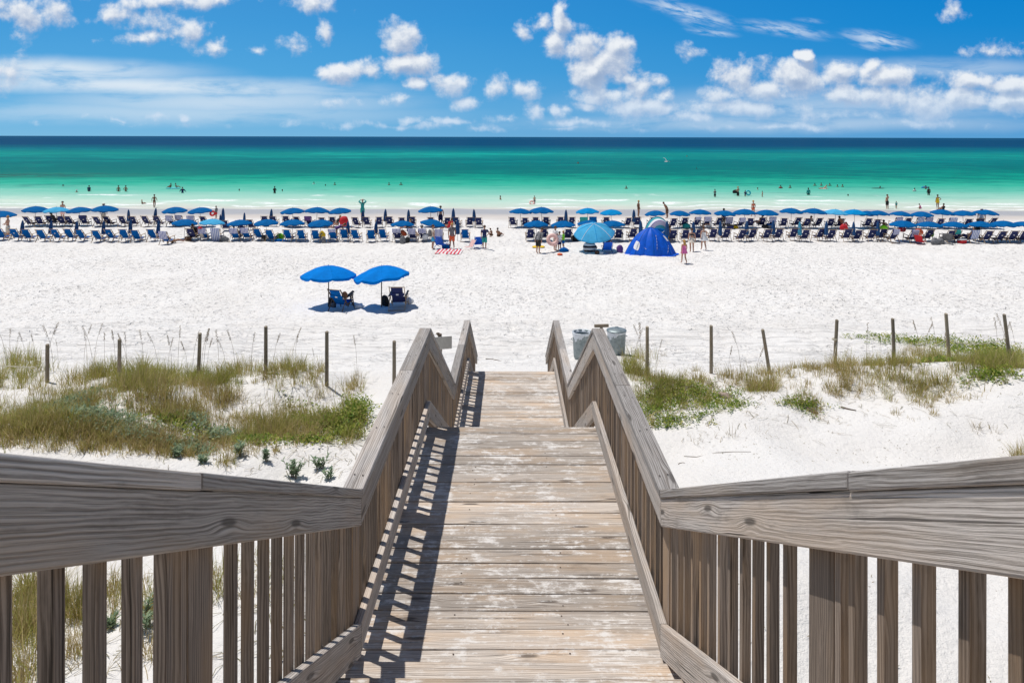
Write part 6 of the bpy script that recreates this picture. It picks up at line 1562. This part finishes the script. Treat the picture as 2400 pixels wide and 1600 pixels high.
def density(u, v):
    p = nt.comb(u, v, 0)
    n1 = nt.noise(p, 19, 12, .61, .1)
    n2 = nt.noise(p, 7, 3, .5)
    wv = nt.node('ShaderNodeTexNoise'); nt.put(wv.inputs['Vector'], p); wv.inputs['Scale'].default_value = 17; wv.inputs['Detail'].default_value = 6
    off = nt.vmath('MULTIPLY', nt.vmath('SUBTRACT', wv.outputs['Color'], (.5, .5, .5)), (.050, .030, 0))
    q = nt.vmath('ADD', p, off)
    acc = None
    for (cx, cy, rx, ry, s) in PUFF:
        m = nt.node('ShaderNodeMapping')
        sx, sy = F / (rx * 1.15), F / (ry * 1.15)
        qq = q
        if acc is not None:      # keeps the shader compiler on one blob at a time
            vm = nt.node('ShaderNodeVectorMath', operation='MULTIPLY_ADD'); nt.put(vm.inputs[0], acc); vm.inputs[1].default_value = (1e-7, 1e-7, 0); nt.put(vm.inputs[2], q); qq = vm.outputs[0]
        nt.put(m.inputs['Vector'], qq); m.inputs['Scale'].default_value = (sx, sy, 1); m.inputs['Location'].default_value = (-px(cx) * sx, -pv(cy) * sy, 0)
        L = nt.vmath('LENGTH', m.outputs[0])
        f = nt.math('MULTIPLY_ADD', L, -s, s)
        acc = f if acc is None else nt.math('MAXIMUM', acc, f)
    d = nt.math('ADD', acc, nt.math('MULTIPLY', nt.math('SUBTRACT', n1, .53), 2.1))
    d = nt.math('ADD', d, nt.math('MULTIPLY', nt.math('SUBTRACT', n2, .5), .5))
    return nt.math('SUBTRACT', d, .13)
def streaks(lst, nscale):
    acc = None
    wv = nt.node('ShaderNodeTexNoise'); nt.put(wv.inputs['Vector'], nt.comb(U, V, 2)); wv.inputs['Scale'].default_value = 12; wv.inputs['Detail'].default_value = 4
    q = nt.vmath('ADD', nt.comb(U, V, 0), nt.vmath('MULTIPLY', nt.vmath('SUBTRACT', wv.outputs['Color'], (.5, .5, .5)), (.05, .012, 0)))
    for (a, b, wd, s) in lst:
        cx, cy = (a[0] + b[0]) / 2, (a[1] + b[1]) / 2
        L = math.hypot(b[0] - a[0], b[1] - a[1]) / 2; ang = math.atan2(-(b[1] - a[1]), b[0] - a[0])
        m = nt.node('ShaderNodeMapping', vector_type='TEXTURE')
        m.inputs['Location'].default_value = (px(cx), pv(cy), 0); m.inputs['Rotation'].default_value = (0, 0, ang); m.inputs['Scale'].default_value = (L / F, wd / F, 1)
        nt.put(m.inputs['Vector'], q)
        f = nt.math('MULTIPLY', nt.maprange(nt.vmath('LENGTH', m.outputs[0]), 0, 1.25, 1, 0), s)
        acc = f if acc is None else nt.math('MAXIMUM', acc, f)
    return acc
D0 = density(U, V)
D1 = density(nt.math('SUBTRACT', U, .005), nt.math('ADD', V, .011))
cov = nt.maprange(D0, -.06, .52)
lit = nt.maprange(nt.math('SUBTRACT', D0, D1), -.45, .55)
thick = nt.maprange(D0, .25, 1.0)
ccol = nt.mix(lit, (.34, .45, .65), (.88, .905, .935))
ccol = nt.mix(nt.math('MULTIPLY', nt.math('SUBTRACT', 1.0, lit), nt.math('MULTIPLY', thick, .8)), ccol, (.27, .37, .55))
ci = streaks(CIRR, 30)
cin = nt.noise(nt.comb(nt.math('MULTIPLY', U, 1.0), nt.math('MULTIPLY_ADD', U, .9, nt.math('MULTIPLY', V, 4.0)), 1), 26, 6, .62, .3)
ci = nt.math('MULTIPLY', ci, nt.maprange(cin, .34, .66))
ve = streaks(VEIL, 8)
ven = nt.noise(nt.comb(U, nt.math('MULTIPLY', V, 5.0), 4), 7, 7, .6, .3)
ve = nt.math('MULTIPLY', ve, nt.maprange(ven, .22, .55))
# clear blue sky over the sea, deeper with height; the physical sky lights the rest
grad = nt.ramp(nt.maprange(V, 0.0, .24, 0, 1, False), [(0, lin(122, 184, 222)), (.14, lin(104, 178, 224)), (.4, lin(66, 160, 220)), (.7, lin(36, 144, 214)), (1, lin(18, 130, 206))])
SK = .065
phys = nt.vmath('MULTIPLY', sky.outputs[0], (SK, SK, SK))
hz = nt.maprange(V, .0, .11, .72, 0.0)
side = nt.maprange(U, -.75, .75)
grad = nt.mix(side, nt.mix(.22, grad, lin(130, 195, 235)), nt.mix(.45, grad, lin(0, 124, 202)))
c = nt.mix(nt.math('MULTIPLY', ve, .95), grad, (.72, .82, .91))
c = nt.mix(nt.math('MULTIPLY', ci, .8), c, (.78, .86, .94))
ccol = nt.mix(hz, ccol, (.44, .63, .86))
c = nt.mix(nt.math('MULTIPLY', cov, .96), c, ccol)
c = nt.mix(nt.maprange(V, .24, .5), c, phys)
c = nt.mix(nt.maprange(V, -.03, -.004, 1, 0), c, phys)
bg2 = nt.node('ShaderNodeBackground')
nt.put(bg2.inputs['Color'], nt.vmath('MULTIPLY', c, (1 / SK,) * 3)); bg2.inputs['Strength'].default_value = SK
nt.put(bg.inputs['Color'], sky.outputs[0]); bg.inputs['Strength'].default_value = SK
inband = nt.math('MULTIPLY', nt.math('MULTIPLY', nt.math('GREATER_THAN', dy, .2), nt.math('GREATER_THAN', V, -.03)), nt.math('MULTIPLY', nt.math('LESS_THAN', V, .5), nt.math('LESS_THAN', nt.math('ABSOLUTE', U), 2.5)))
mxs = nt.node('ShaderNodeMixShader'); nt.put(mxs.inputs[0], inband)
nt.l.new(bg.outputs[0], mxs.inputs[1]); nt.l.new(bg2.outputs[0], mxs.inputs[2]); nt.l.new(mxs.outputs[0], nt.n['World Output'].inputs[0])
w.cycles.sampling_method = 'MANUAL'; w.cycles.sample_map_resolution = 256
cam = bpy.data.cameras.new('camera'); co = bpy.data.objects.new('camera', cam); COL.objects.link(co)
cam.sensor_width = 36; cam.sensor_fit = 'HORIZONTAL'; cam.lens = F / 2400 * 36; cam.shift_y = -(800 - 321) / 2400
cam.clip_start = .05; cam.clip_end = 200000
co.location = (0, 0, EYE); co.rotation_euler = (Matrix.Rotation(PI / 2, 3, 'X') @ Matrix.Rotation(.0023, 3, 'Z')).to_euler()
S.camera = co
S.view_settings.view_transform = 'Standard'; S.view_settings.look = 'None'; S.view_settings.exposure = 0.0; S.view_settings.gamma = 1.0
